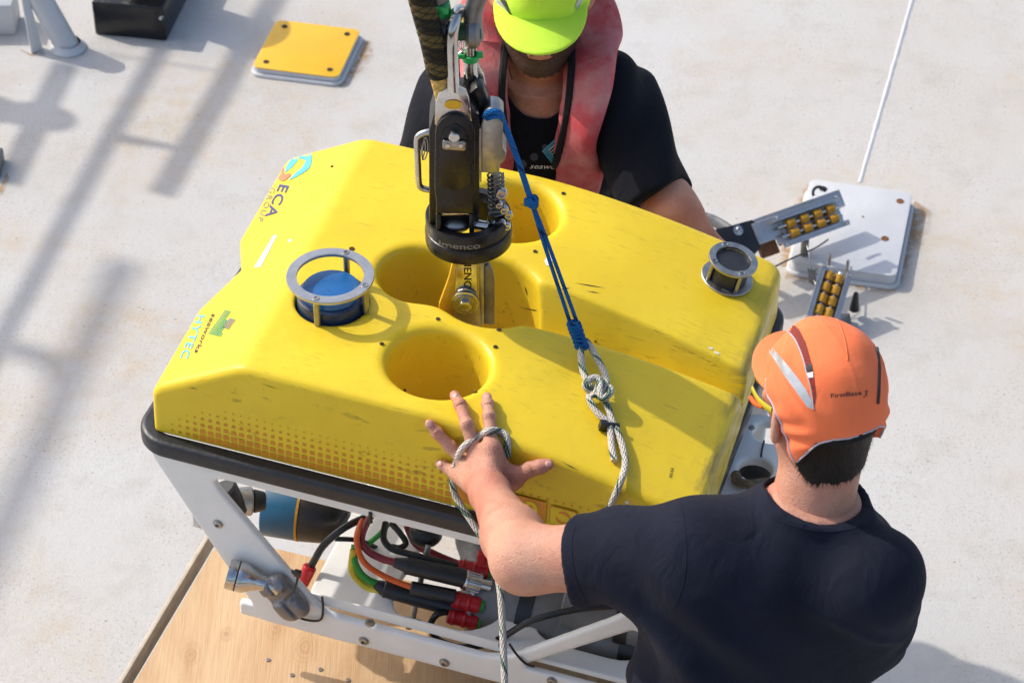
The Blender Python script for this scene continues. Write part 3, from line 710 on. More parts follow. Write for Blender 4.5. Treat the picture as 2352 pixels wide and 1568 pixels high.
# lead trim weight strapped to the leg
W0 = RV(652, 1370, -.355)
def f_w(p):
    M = frame(W0, (.62, 0, -.78), z=(0, -1, 0)); q = loc(p, M)
    a = smx([np.abs(q[:, 0])-.049, np.abs(q[:, 1])-.030, np.abs(q[:, 2])-.019], .022)
    g = smax(np.abs(q[:, 0]+.008)-.009, .008-q[:, 2], .006); b = smax(np.abs(q[:, 1]-.006)-.004, .010-q[:, 2], .005)
    return smax(smax(a, -g, .008), -b, .006)
link_mesh('lead_weight', sdf_mesh(f_w, W0-Vector((.07, .04, .07)), W0+Vector((.07, .04, .07)), .0022), G['lead'], rov, False, 180)
t0 = [(672, 1312, -.352), (684, 1322, -.374), (676, 1352, -.380), (664, 1368, -.378), (655, 1376, -.372)]
MB().tube(spline([RV(*p) for p in t0], 6), .0045, 8, flat=.5).build('cable_tie', G['black_plastic'], rov, False)
MB().box(RV(684, 1316, -.375), (.012, .008, .012)).build('tie_head', G['black_plastic'], rov, False, .001)
MB().tube(spline([RV(740, 1370, -.341), RV(742, 1400, -.342), RV(735, 1423, -.343), RV(705, 1423, -.343), RV(680, 1414, -.345)], 8), .0022, 7).build('cable_tie', G['black_cable'], rov, False)
# bright tab sticking out of the leg edge
MB().box(RV(458, 1196, -.328), (.022, .006, .030), ).build('edge_tab', G['steel'], rov, False, .002)

# ---- nose: white perforated tray, cross tube, rope tail
def f_tray(p):
    x, y, z = p[:, 0], p[:, 1], p[:, 2]
    d = smx([-(x-.43), x-.575, -y-.14, y-.135], .09)
    for cx, cy in ((.507, .088), (.505, -.010)): d = smax(d, .029-np.sqrt((x-cx)**2+(y-cy)**2), .012)
    return smax(d, np.abs(z+.075)-.012, .006)
tr = link_mesh('nose_tray', sdf_mesh(f_tray, (.42, -.16, -.10), (.60, .16, -.05), .0035), G['hdpe'], rov, False, 60)
for x, y in ((.480, -.055), (.535, -.050), (.475, .085), (.53, .13)): MB().lathe([(.0055, 0), (.005, .0025), (.002, .0028), (.0003, .001)], frame((x, y, -.0632), None, z=(0, 0, 1)), 12).build('tray_screw', G['steel_dull'], tr, False)
rp = [RP(u, v, 2, z) for u, v, z in ((1690, 1090, -.062), (1700, 1108, -.050), (1730, 1112, -.050), (1760, 1108, -.052), (1790, 1112, -.055), (1830, 1118, -.07))]
MB().tube(spline(rp, 10), .0085, 12).build('hemp_rope', G['rope_hemp'], rov, False)
MB().cyl(RP(1700, 850, 2, -.06), RP(1765, 870, 2, -.06), .020, n=24, bev=.002).build('cross_tube', G['steel_dull'], rov, False)
MB().box((.50, -.03, -.15), (.06, .26, .10)).build('nose_block', G['black_rubber'], rov, False, .012)
MB().tube([RP(1755, 1012, 2, -.06), RP(1750, 1032, 2, -.06), RP(1748, 1048, 2, -.06)], .0018, 7).build('rope_yarn', G['black_cable'], rov, False)
# ------------------------------------------------------------------ deck, plates, platform
def sheet(name, x0, x1, y0, y1, z, mat, n=1):
    m = MB(); m.add([(x0, y0, z), (x1, y0, z), (x1, y1, z), (x0, y1, z)], [(0, 1, 2, 3)]); return m.build(name, mat, None, True, ang=None)
deck = kind(sheet('deck', -30, 30, -6, 60, 0, G['deck']), 'structure'); deck['label'] = 'pale grey painted steel deck with rust stains'
# weld bead across the deck plating
a = WZ(1975, 420, 0); b = WZ(2130, -120, 0); P = [a+(b-a)*(i/60)+Vector((rng.uniform(-.0004, .0004), 0, rng.uniform(-.0004, .0004))) for i in range(61)]
MB().tube([p-Vector((0, 0, .0045)) for p in P], [.0080+rng.uniform(-.0005, .0005) for _ in P], 8).build('weld_seam', G['white_paint'], deck, True)
def quad(pts): return [WZ(u, v, 0) for u, v in pts]
def deck_plate(name, label, corners, th, mat, side_mat, group=None):
    c = quad(corners); o = sum(c, Vector())/4
    root = thing(name, label, 'deck plate', (o.x, o.y, 0), group)
    M = frame(o, c[1]-c[0], y=c[3]-c[0]); w = ((c[1]-c[0]).length+(c[2]-c[3]).length)/2; h = ((c[3]-c[0]).length+(c[2]-c[1]).length)/2
    m = MB(); m.prism(rrect(w, h, .02), -.01, th-.004, M); m.build('pad', side_mat, root, True, .003)
    m = MB(); m.prism(rrect(w+.003, h+.003, .021), th-.0035, th, M); m.build('top_face', mat, root, True, .0015)
    # soft weld fillet round the foot
    ring = [M @ Vector((x, y, .004)) for x, y in rrect(w+.008, h+.008, .024, 6)]
    MB().tube(ring, .007, 8, closed=True).build('weld_fillet', G['white_paint'], root, True)
    return root, M, w, h
DY = .022
yp, M, w, h = deck_plate('yellow_deck_plate', 'small square yellow painted plate bolted on a pad on the deck', [(578, 172), (772, 196), (834, 88), (640, 66)], .028, G['yellow_paint'], G['white_paint'])
for x, y in ((.083, .083), (-.083, .083), (.083, -.083), (-.083, -.083)):
    MB().lathe([(.0085, 0), (.008, .0012), (.006, .0012), (.0055, .0004), (.0002, .0003)], M @ Matrix.Translation((x*w/.22*.99, y*h/.22, .0285)), 16, cap=False).build('bolt_hole', G['hole_dark'], yp, True)
wp, M, w, h = deck_plate('white_deck_plate', 'white steel plate with rusty bolt holes standing proud of the deck', [(1802, 626), (2050, 662), (2094, 478), (1872, 436)], .040, G['white_paint'], G['white_paint'])
for x, y, k in ((-.36, .40, 'hole_dark'), (.40, .38, 'rust'), (.33, -.09, 'rust'), (-.05, .06, 'hole_dark'), (.08, .13, 'hole_dark')):
    R = .010 if k == 'rust' else (.011 if y > .3 else .0025)
    MB().lathe([(R, 0), (R*.95, .0012), (R*.55, .0012), (R*.5, .0003), (.0002, .0003)], M @ Matrix.Translation((x*w, y*h, .0405)), 16, cap=False).build('bolt_hole', G[k], wp, True)
# rust bleeding out along two sides of the plate: thin stain film
def stain(name, poly, mat): 
    P = [WZ(u, v, .0012) for u, v in poly]; m = MB(); m.add(P, [list(range(len(P)))]); o = m.build(name, mat, deck, True); return o
t = NT('rust_stain'); col = t.ramp(t.noise(30, 5, .7), (.3, (.30, .13, .035)), (.7, (.58, .36, .16))); t.set(color=col, rough=.8)
xx, yy, zz = t.sep(t.tc.outputs['UV']); edge = t.math('MULTIPLY', t.math('SUBTRACT', 1.0, yy), t.ramp(t.noise(38, 6, .7), (.36, 0.0), (.70, 1.0)))
al = t.math('MULTIPLY', t.ramp(edge, (.04, 0.0), (.55, 1.0)), .80)
t.set(alpha=al); G['stain'] = t.m
def stain_strip(pts, w0):
    """strip of bled rust beside a plate edge: inner edge at pts, fading outward"""
    m = MB(); n = len(pts)
    for i in range(n-1):
        a, b = Vector(pts[i][:2]), Vector(pts[i+1][:2]); 
        ia, ib = WZ(a.x, a.y, .0018), WZ(b.x, b.y, .0018); oa, obb = WZ(a.x+pts[i][2], a.y+pts[i][3], .0018), WZ(b.x+pts[i+1][2], b.y+pts[i+1][3], .0018)
        m.add([ia, ib, obb, oa], [(0, 1, 2, 3)], None, [((i/n, 0), ((i+1)/n, 0), ((i+1)/n, 1), (i/n, 1))])
    return m.build('rust_stain', G['stain'], deck, True)
stain_strip([(2098, 466, 6, -6), (2094, 484, 62, 8), (2085, 530, 55, 12), (2070, 590, 34, 8), (2056, 645, 20, 10)], 0)
stain_strip([(2052, 650, 10, 26), (1980, 648, 0, 30), (1900, 636, -5, 24), (1808, 622, -8, 20)], 0)
stain_strip([(1806, 610, -26, 4), (1830, 530, -34, -2), (1850, 470, -30, -8), (1868, 430, -20, -14)], 0)
stain_strip([(838, 95, 18, -4), (825, 130, 36, 8), (800, 170, 20, 12), (778, 196, 8, 10)], 0)

# stern platform under the vehicle: plywood sheet on a low trolley frame
zp = (RM @ Vector((0, 0, -.385))).z-.085
e0 = WZ(495, 1225, zp); e1 = WZ(290, 1568, zp); dy = (e0-e1).normalized(); dx = Vector((dy.y, -dy.x, 0))
pr = thing('plywood_platform', 'knotty plywood sheet on a low steel trolley under the yellow vehicle', 'platform', (e0.x+.5, e0.y-.3, 0))
Lx, Ly = 1.30, 1.05; M = frame(Vector((e0.x, e0.y, 0)), dx, y=-dy); M = Matrix(((dx.x, dy.x, 0, e0.x), (dx.y, dy.y, 0, e0.y), (0, 0, 1, 0), (0, 0, 0, 1)))
def PM(x, y, z): return M @ Vector((x, y, z))
m = MB(); m.box((Lx/2+.006, -Ly/2, zp-.010), (Lx-.012, Ly, .018), M); ps = m.build('plywood_sheet', G['ply'], pr, True, .001)
m = MB(); m.box((-.008, -Ly/2, zp-.012), (.008, Ly+.02, .040), M); m.build('edge_strip', G['alu_lip'] if 'alu_lip' in G else simple('edge_timber', (.55, .47, .36), .6, var=.2), pr, True, .001)
m = MB(); m.box((Lx/2, -Ly/2, zp-.050), (Lx-.06, Ly-.06, .055), M); m.build('tray', G['grey_pvc'], pr, True, .003)
for x in (.08, Lx-.08):
    for y in (-.08, -Ly+.08):
        MB().box((x, y, (zp-.078)/2), (.06, .06, zp-.078), M).build('leg', G['galv'], pr, True, .002)
# plywood: knots where the sheet shows them
t = NT('plywood_knotty'); oc = t.tc.outputs['Object']
g_n = t.noise(1, 7, .62, vec=t.mapping((11.0, 2.0, 1), (0, 0, .32)), dist=1.2)
base = t.ramp(g_n, (.30, (.44, .26, .125)), (.5, (.52, .345, .185)), (.72, (.58, .415, .24)))
f_n = t.noise(1, 4, .6, vec=t.mapping((260, 12, 1), (0, 0, .32))); base = t.mix(t.ramp(f_n, (.45, 0.0), (.68, .3)), base, (.36, .21, .10))
for u, v, r in ((633, 1440, .020), (700, 1486, .034), (520, 1455, .014), (438, 1500, .022), (1010, 1350, .03)):
    c = WZ(u, v, zp)-pr.location; mp = t.n.new('ShaderNodeVectorMath'); mp.operation = 'SUBTRACT'; t.l.new(oc, mp.inputs[0]); mp.inputs[1].default_value = (c.x, c.y, c.z)
    q = t.sep(t.mapping((1.0, .62, 0), (0, 0, .32), vec=mp.outputs[0])); d = t.math('SQRT', t.math('ADD', t.math('MULTIPLY', q[0], q[0]), t.math('MULTIPLY', q[1], q[1])))
    d = t.math('ADD', d, t.math('MULTIPLY_ADD', t.noise(45, 3), .016, -.008)); rg = t.math('MULTIPLY_ADD', t.math('SINE', t.math('MULTIPLY', d, 900)), .35, .60)
    k = t.math('MULTIPLY', t.ramp(t.math('DIVIDE', d, r), (.12, 1.0), (1.0, 0.0)), rg); base = t.mix(t.math('MULTIPLY', k, .55), base, (.30, .14, .055))
t.set(color=base, rough=.6, normal=t.bump(f_n, .0008)); ps.data.materials.clear(); ps.data.materials.append(t.m)
for u, v in ((671, 1549), (800, 1560), (616, 1514), (736, 1536)):
    c = WZ(u, v, zp); MB().lathe([(.0045, .0), (.0040, .0008), (.002, .0009), (.0018, .0002), (.0002, .0002)], Matrix.Translation(c), 14, cap=False).build('wood_screw', G['steel_dull'], pr, True)

# black bitts base with round post (post runs out of the picture)
c = quad([(214, 78), (378, 94), (455, -40), (300, -60)]); o = sum(c, Vector())/4
bo = thing('mooring_bollard', 'glossy black painted bollard base block on the deck', 'bollard', (o.x, o.y, 0)); M = frame(o, c[1]-c[0], y=c[3]-c[0]); w = (c[1]-c[0]).length; h = (c[3]-c[0]).length
MB().box((0, 0, .055), (w, h, .11), M).build('base_block', G['black_gloss'], bo, True, .006, segs=3)
MB().lathe([(.085, .105), (.088, .118), (.080, .122), (.078, .30), (.095, .33), (.095, .36), (.0003, .37)], M @ Matrix.Translation((0, .015, 0)), 36).build('post', G['black_gloss'], bo, True)
MB().lathe([(.086, .110), (.093, .111), (.092, .116), (.086, .116)], M @ Matrix.Translation((0, .015, 0)), 40, cap=False).build('weld_ring', G['steel_dull'], bo, True)
kk = WZ(346, 40, .1); patch('paint_chip', bvh_of(bo.children[0]), [(368, 38), (374, 37), (376, 44), (370, 47), (364, 44)], G['white_paint'], bo, .0006, step=30)

# white stanchion foot with gusset and slanting pipe
st = thing('stanchion_foot', 'white painted steel stanchion foot with slanting pipe and gusset beside black bollard', 'stanchion', WZ(90, 110, 0))
A = WZ(158, 112, 0); Bp = WZ(40, -130, 0)+Vector((0, 0, .42)); Bp = WD(60, -60, depth(A)-.12)
MB().tube([A, A+(Bp-A)*.5, Bp], .034, 24).build('pipe', G['white_paint'], st, True)
MB().lathe([(.048, -.004), (.05, .004), (.040, .012), (.036, .02)], Matrix.Translation((A.x, A.y, .002)), 28, cap=False).build('foot_weld', G['white_paint'], st, True)
g0, g1, g2 = WZ(72, 122, 0), WZ(128, 100, 0), WZ(20, 88, 0)
tp = WD(45, -20, depth(g0)-.10); tp2 = WD(62, -20, depth(g0)-.10)
def slab(pts, n, th): 
    n = Vector(n).normalized()*th/2; m = MB(); k = len(pts); m.add([Vector(p)-n for p in pts]+[Vector(p)+n for p in pts], [tuple(reversed(range(k))), tuple(range(k, 2*k))]+[(i, (i+1) % k, k+(i+1) % k, k+i) for i in range(k)]); return m
slab([g0, WZ(98, 112, 0), tp2, tp], (.3, -1, .2), .016).build('gusset', G['white_paint'], st, True, .002)
m = MB(); bc = WZ(10, 60, 0); m.box((bc.x-.06, bc.y, .05), (.20, .10, .10)); m.build('base_block', G['white_paint'], st, True, .006)
stain_strip([(45, 112, 6, 10), (72, 124, 4, 8), (100, 120, 8, 8)], 0)

# corner of a grey hatch tab just inside the left edge
c = WZ(-18, 388, 0); hb = thing('hatch_cleat', 'dark grey hatch cleat corner at the deck with rust beside it', 'cleat', (c.x, c.y, 0))
MB().box((c.x-.03, c.y, .02), (.115, .085, .04)).build('plate', G['galv'], hb, True, .004); MB().cyl((c.x-.05, c.y, .04), (c.x-.05, c.y, .09), .02, n=16, bev=.003).build('knob', G['galv'], hb, True)
stain_strip([(16, 395, 8, 16), (4, 420, 8, 22), (-8, 440, 4, 26)], 0)

# ---- loose aluminium roller arms lying on the deck behind the vehicle
def roller_jaw(root, O_, X, Y, Z, L=.155, nroll=4, wid=.062):
    """channel with two rows of foam rollers; X along, Y across, Z open side"""
    F = Matrix((X, Y, Z)).transposed().to_4x4(); F.translation = O_
    m = MB()
    m.box((0, -wid/2, .010), (L, .004, .026), F); m.box((0, wid/2, .010), (L, .004, .026), F); m.box((0, 0, -.003), (L, wid, .004), F)
    m.build('channel', G['alu'], root, True, .001)
    for s in (-1, 1): MB().box((0, s*(wid/2+.006), .021), (L, .011, .003), F).build('flange', G['alu'], root, True, .001)
    for r_, y in ((0, -.0125), (1, .0125)):
        for i in range(nroll):
            x = (i-(nroll-1)/2)*L*.8/nroll+.006
            MB().lathe([(.006, -.011), (.0105, -.011), (.0115, -.009), (.0115, .009), (.0105, .011), (.006, .011)], F @ Matrix.Translation((x, y, .012)) @ Matrix.Rotation(math.pi/2, 4, 'Y'), 18).build('foam_roller', G['yellow_foam'], root, True)
        MB().cyl(F @ Vector((-L*.46, y, .012)), F @ Vector((L*.46, y, .012)), .0045, n=12).build('axle', G['steel'], root, True)
    for x, y in ((-.45, -.38), (.45, -.38), (-.45, .38), (.45, .38)): MB().sphere(F @ Vector((x*L, y*wid*1.6, .023)), .0042, n=10).build('bolt', G['steel'], root, True)
    return F
zj = .155
J0 = WZ(1856, 512, zj); ra = thing('roller_gripper', 'long aluminium arm with black pivot bracket and yellow rollers raised above white plate', 'gripper', (J0.x, J0.y, 0))
X = (WZ(1942, 482, zj)-WZ(1775, 541, zj)).normalized(); Zv = Vector((.16, -.66, .73)); Zv = (Zv-X*Zv.dot(X)).normalized(); Y = Zv.cross(X)
roller_jaw(ra, J0, X, Y, Zv, .195, 4, .058)
A = WZ(1752, 548, zj-.01); Bq = WZ(1690, 540, zj); 
m = MB(); m.box((0, 0, 0), (.26, .045, .036), frame(WZ(1830, 492, zj-.03), X, z=Zv)); m.build('bar', G['alu'], ra, True, .003)
m = MB(); m.box((0, 0, 0), (.075, .055, .04), frame(WZ(1757, 532, zj-.004), X, z=Zv)); m.build('joint_block', G['alu'], ra, True, .003)
m = MB(); m.box((0, 0, 0), (.05, .05, .014), frame(WZ(1762, 566, zj-.04), X, z=Zv)); m.build('wood_spacer', G['brown_ply'], ra, True, .001)
# black knuckle plate
PXs = [(1630, 545), (1640, 528), (1672, 522), (1706, 512), (1722, 508), (1736, 520), (1745, 545), (1742, 570), (1728, 588), (1700, 590), (1660, 570)]
kf = frame(WZ(1690, 548, zj), X, z=Zv); o_ = kf.translation; pl = []
for u, v in PXs:
    r = ray(u, v); t_ = (o_-CO).dot(Zv)/r.dot(Zv); q = kf.inverted() @ (CO+r*t_); pl.append((q.x, q.y))
m = MB(); m.prism(pl[::-1] if sum(pl[i][0]*pl[(i+1) % len(pl)][1]-pl[(i+1) % len(pl)][0]*pl[i][1] for i in range(len(pl))) < 0 else pl, -.03, .018, kf); m.build('knuckle', G['black_plastic'], ra, True, .003)
r = ray(1688, 533); t_ = (o_-CO).dot(Zv)/r.dot(Zv); q = CO+r*t_
MB().lathe([(.013, 0), (.013, .002), (.008, .003), (.008, .009), (.006, .011), (.0003, .012)], frame(q+Zv*.018, X, z=Zv), 18).build('pivot_bolt', G['steel'], ra, True)
tb = [WZ(1700, 545, zj-.01), WZ(1640, 508, zj), WZ(1580, 492, zj), WZ(1500, 478, zj-.02), WZ(1420, 470, zj-.06)]
MB().tube(spline(tb, 6), .016, 14, flat=.7).build('tail_tube', G['galv'], ra, True)
MB().tube([J0+X*(.055+.018*math.cos(a))+Vector((0, .035, .0))+Y*(.038+.018*math.sin(a)) for a in np.linspace(0, math.pi, 10)], .004, 8).build('lifting_eye', G['black_plastic'], ra, True)
# support foot so the arm stands on the deck
MB().cyl(Vector((J0.x, J0.y+.02, 0)), J0+Vector((0, .02, -.02)), .010, n=12).build('foot_post', G['galv'], ra, True)
MB().cyl(Vector((tb[-1].x, tb[-1].y, 0)), tb[-1], .010, n=12).build('foot_post', G['galv'], ra, True)
K0 = WZ(1908, 672, .075); rb_ = thing('roller_clamp', 'short aluminium channel with yellow rollers standing in shade below white plate', 'clamp', (K0.x, K0.y, 0))
X2 = Vector((.24, .62, .42)).normalized(); Z2 = Vector((.1, -.75, .62)); Z2 = (Z2-X2*Z2.dot(X2)).normalized(); Y2 = Z2.cross(X2)
roller_jaw(rb_, K0+Vector((-.012, -.02, 0)), X2, Y2, Z2, .15, 4, .058)
for s in (-1, 1): MB().cyl(K0+X2*.065+Y2*s*.024, K0+X2*.065+Y2*s*.024+Vector((0, .0, .035)), .004, n=10).build('pin', G['steel_dull'], rb_, True)
MB().box((K0.x, K0.y-.06, .012), (.10, .09, .024)).build('foot', G['galv'], rb_, True, .003)
MB().cyl(Vector((K0.x+.062, K0.y+.0, .02)), Vector((K0.x+.062, K0.y+.0, .075)), .013, .006, 12, .002).build('lock_knob', G['black_plastic'], rb_, True)
wr = [WZ(1851, 558, zj-.02), WZ(1858, 580, .13), WZ(1862, 612, .11), WZ(1868, 640, .09), WZ(1880, 664, .085), WZ(1886, 686, .08)]
wt = tag(MB().tube(spline(wr, 6), .0016, 6).build('tie_wire', G['galv'], None, True, origin=wr[0]), 'thin grey wire tied between the two roller arms', 'wire')
tp_ = WZ(1866, 636, .095); MB().prism([(-.008, .018), (-.013, .024), (-.012, .013), (-.009, -.014), (.004, -.020), (.008, -.012), (.009, .014), (.014, .022), (.006, .018)], -.001, .001, frame(tp_, (1, 0, 0), z=(.2, -.7, .7))).build('wire_tag', G['galv'], wt, True)
cb = [WZ(1780, 612, .22), WZ(1830, 588, .17), WZ(1872, 570, .13), WZ(1902, 550, .10)]
tag(MB().tube(spline(cb, 6), .0023, 6).build('antenna_wire', G['black_cable'], None, True, origin=cb[0]), 'stiff black wire sticking out over white plate beside the yellow float', 'wire')

# ---- ship side rails standing to the left, outside the picture: their shadows cross the deck
def shadow_to(u, v, h):
    """point at height h whose shadow falls on the deck at grid point u, v"""
    p = WZ(u, v, 0); s = h/math.tan(SUN_EL); return Vector((p.x-SUN_DIR.x*s, p.y-SUN_DIR.y*s, h))
gr = thing('guard_rail', 'white tubular guard rail along the deck edge', 'railing', shadow_to(450, 320, 1.0)*1.0)
hh = 1.5
p0 = shadow_to(372, 446, hh); p1 = shadow_to(640, -20, hh); p1 = p0+(p1-p0)*2.2
MB().tube([p0, p1], .027, 14).build('top_rail', G['white_paint'], gr, True)
q0 = shadow_to(255, 312, hh); q1 = shadow_to(-60, 900, hh); q2 = shadow_to(470, -60, hh)
MB().tube([q2, q0, q1], .021, 12).build('lower_rail', G['white_paint'], gr, True)
MB().tube([q0, shadow_to(300, 322, hh), shadow_to(430, 344, hh)], [.028, .02, .008], 10).build('cross_bracket', G['white_paint'], gr, True)
MB().tube([shadow_to(205, 120, hh), shadow_to(560, 172, hh)], .004, 8).build('guard_wire', G['galv'], gr, True)
for p in (p1, q1, q2): MB().tube([Vector((p.x, p.y, 0)), p], .022, 12).build('post', G['white_paint'], gr, True)
d0 = shadow_to(92, 268, 1.25); lw = thing('shadow_disc', 'unseen round disc on a post, added to cast a round shadow', 'lamp', (d0.x, d0.y, 0))  # unseen disc with arms, added only for its round shadow
MB().sphere(d0, .075, n=24, sq=(1, .8, 1)).build('disc_head', G['galv'], lw, True); MB().tube([Vector((d0.x, d0.y, 0)), d0], .026, 14).build('post', G['white_paint'], lw, True)
MB().tube([d0, shadow_to(-60, 262, 1.25)], .035, 12).build('arm', G['white_paint'], lw, True)
MB().tube([d0, shadow_to(150, 150, 1.25)], .028, 12).build('arm', G['white_paint'], lw, True); MB().tube([d0, shadow_to(20, 420, 1.25)], .028, 12).build('arm', G['white_paint'], lw, True)
dv = thing('shadow_boom', 'unseen white davit boom, added to cast a soft shadow on the deck', 'davit', shadow_to(150, 760, 0.0)+Vector((-3.6, 2.2, 0)))  # out of view, added for the soft shadow it throws at left
hd = 3.2; s0 = shadow_to(285, 600, hd); s1 = shadow_to(0, 1230, hd); e_ = s1+(s1-s0)*1.6; dv.location = (e_.x, e_.y, 0); WM[dv] = Matrix.Translation((e_.x, e_.y, 0))
MB().tube([s0, s1, e_], .032, 14).build('boom', G['white_paint'], dv, True)
MB().tube([Vector((e_.x, e_.y, 0)), Vector((e_.x, e_.y, hd+.1))], .08, 16).build('mast', G['white_paint'], dv, True)
MB().tube([shadow_to(150, 900, hd), shadow_to(110, 820, hd), shadow_to(-100, 770, hd)], .030, 12).build('strut', G['white_paint'], dv, True)
# unseen squat drum, added beyond the top of the frame so its shadow reaches in at the right
vd = WZ(1990, -330, 0); vt = thing('shadow_drum', 'unseen squat drum, added to cast a shadow on the deck', 'shadow caster', (vd.x, vd.y, 0))
MB().lathe([(.20, 0), (.20, .34), (.27, .36), (.27, .50), (.22, .55), (.0003, .57)], Matrix.Translation((vd.x, vd.y, 0)), 36).build('drum', G['white_paint'], vt, True)
# ------------------------------------------------------------------ lifting release unit, shackle, sling
YA = (RM @ Vector((.008, -.012, .15))).y
def HY(u, v, off=0.0):
    r = ray(u, v); return CO+r*((YA+off)/r.y)
OH = HY(1078, 551); AXT = (HY(1052, 60)-HY(1082, 640)).normalized()      # slight lean of the hanging unit
hk = thing('release_hook', 'black and steel quick release lifting hook hanging upright in the keyhole well', 'hook', OH)
HF_ = frame(OH, (1, 0, 0), z=AXT)
def plane_poly(pts, off): return [HY(u, v, off) for u, v in pts]
def slab_y(pts, off, th):
    P = plane_poly(pts, off); k = len(P); t = Vector((0, th, 0)); m = MB()
    m.add(P+[p+t for p in P], [tuple(range(k)), tuple(reversed(range(k, 2*k)))]+[((i+1) % k, i, k+i, k+(i+1) % k) for i in range(k)]); return m
def fixn(o):
    bm = bmesh.new(); bm.from_mesh(o.data); bmesh.ops.recalc_face_normals(bm, faces=bm.faces[:]); bm.to_mesh(o.data); bm.free(); return o
base = MB().lathe([(.048, 0), (.066, 0), (.0708, .004), (.0715, .008), (.0715, .026), (.0700, .030), (.0680, .031), (.0680, .033), (.0695, .035), (.0695, .054), (.0680, .057), (.055, .057), (.053, .050), (.048, .045), (.048, 0)], HF_, 64, cap=False).build('base_ring', G['anod_black'], hk, True)
BB = bvh_of(base)
text_on('lettering', 'imenco', BB, (1008, 563), (1103, 569), 12.5, G['print_grey'], hk, off=.0006, bold=.02, sag=5.5, updir=(.03, -1))
# body: rear block and arched face plate
fixn(slab_y([(986, 520), (985, 300), (1000, 252), (1020, 236), (1075, 240), (1100, 268), (1102, 300), (1100, 520)], -.030, .075).build('body_block', G['anod_black'], hk, True, .003))
arch = [(1001, 492), (1002, 470), (998, 430), (999, 310), (1003, 290), (1013, 276), (1028, 267), (1045, 264), (1063, 268), (1078, 278), (1087, 293), (1091, 312), (1091, 430), (1087, 470), (1088, 492)]
fp = fixn(slab_y(arch, -.047, .020).build('face_plate', G['anod_black'], hk, True, .003))
fixn(slab_y([(1006, 425), (1008, 330), (1020, 296), (1045, 284), (1069, 298), (1081, 330), (1083, 425), (1045, 442)], -.050, .006).build('face_boss', G['anod_black'], hk, True, .004))
for pts in ([(1001, 492), (1014, 492), (1012, 552), (1002, 552)], [(1077, 492), (1088, 492), (1090, 556), (1078, 556)]): fixn(slab_y(pts, -.047, .018).build('side_leg', G['anod_black'], hk, True, .002))
m = MB(); c = HY(1046, 512, -.02); m.sphere(c, .026, n=24, sq=(1, .8, .55)); m.build('cam_roller', G['steel_dull'], hk, True)
fixn(slab_y([(1012, 486), (1080, 486), (1078, 497), (1014, 496)], -.040, .004).build('cam_lip', G['steel'], hk, True, .001))
# small keeper plate with T pin
kp = fixn(slab_y([(1018, 324), (1066, 326), (1070, 330), (1070, 343), (1066, 347), (1020, 344), (1016, 340), (1016, 328)], -.0555, .005).build('keeper_plate', G['steel_dull'], hk, True, .001))
c0 = HY(1043, 318, -.062); MB().cyl(c0, c0+Vector((0, .012, 0)), .0085, n=18, bev=.0015).build('keeper_pin', G['steel'], kp, True)
for u in (1028, 1058):
    c0 = HY(u, 336, -.057); MB().cyl(c0, c0+Vector((0, .003, 0)), .0035, n=12).build('keeper_screw', G['steel'], kp, True)
# forged bail
bail = fixn(slab_y([(998, 290), (1000, 243), (1007, 217), (1014, 208), (1026, 203), (1031, 196), (1050, 196), (1056, 204), (1070, 212), (1077, 228), (1086, 290)], -.040, .012).build('bail_plate', G['steel'], hk, True, .003))
pts = [HY(1041, 206, -.034), HY(1038, 150, -.034), HY(1037, 95, -.034), HY(1042, 55, -.026), HY(1051, 30, -.008), HY(1062, 26, .012), HY(1073, 42, .030), HY(1079, 90, .036), HY(1081, 150, .036), HY(1084, 175, .036)]
MB().tube(spline(pts, 8), .0105, 18).build('bail_bar', G['steel'], hk, True)
fixn(slab_y([(1064, 172), (1096, 150), (1112, 176), (1122, 236), (1060, 236)], .036, .012).build('bail_plate', G['steel'], hk, True, .003))
fixn(slab_y([(1078, 262), (1078, 215), (1095, 200), (1110, 205), (1122, 232), (1124, 262)], .0, .03).build('rear_cheek', G['anod_black'], hk, True, .004))
c0 = HY(1041, 241, -.0415); MB().sphere(c0, .014, n=18, sq=(1, .12, .62)).build('cast_mark', G['sling_yellow'], hk, True)
# actuator cylinder, spring and linkage on the right flank
ab = fixn(slab_y([(1100, 398), (1101, 292), (1114, 262), (1128, 254), (1146, 258), (1157, 268), (1156, 340), (1163, 352), (1160, 372), (1148, 380), (1147, 400)], -.022, .044).build('actuator', G['steel_dull'], hk, True, .004))
fixn(slab_y([(1096, 420), (1097, 296), (1106, 296), (1106, 420)], -.028, .012).build('guide_bar', G['steel_dull'], hk, True, .001))
A = HY(1138, 398, -.004); B = HY(1142, 492, -.004); ax = (B-A); Fz = frame(A, None, z=ax); L = ax.length
MB().cyl(A, B, .0075, n=16).build('spring_rod', G['steel_dull'], hk, True)
MB().tube([Fz @ Vector((.0125*math.cos(t), .0125*math.sin(t), L*t/(2*math.pi*10))) for t in np.linspace(0, 2*math.pi*10, 200)], .0019, 6).build('spring', G['galv'], hk, True)
fixn(slab_y([(1118, 532), (1120, 486), (1152, 484), (1166, 500), (1166, 530), (1150, 538)], -.012, .020).build('link_plate', G['steel_dull'], hk, True, .002))
for u, v, r in ((1152, 445, .010), (1146, 470, .006), (1158, 482, .007), (1168, 494, .007), (1151, 516, .009), (1130, 516, .007), (1165, 520, .006)):
    c0 = HY(u, v, -.030); MB().lathe([(r, 0), (r, .006), (r*.85, .008), (r*.5, .008), (r*.45, .005), (.0003, .005)], frame(c0, (1, 0, 0), z=(0, -1, 0)) @ Matrix.Translation((0, 0, -.004)), 14).build('bolt', G['steel'], hk, True)
MB().cyl(HY(1085, 514, -.030), HY(1122, 520, -.036), .0085, n=18, bev=.001).build('trip_pin', G['steel'], hk, True)
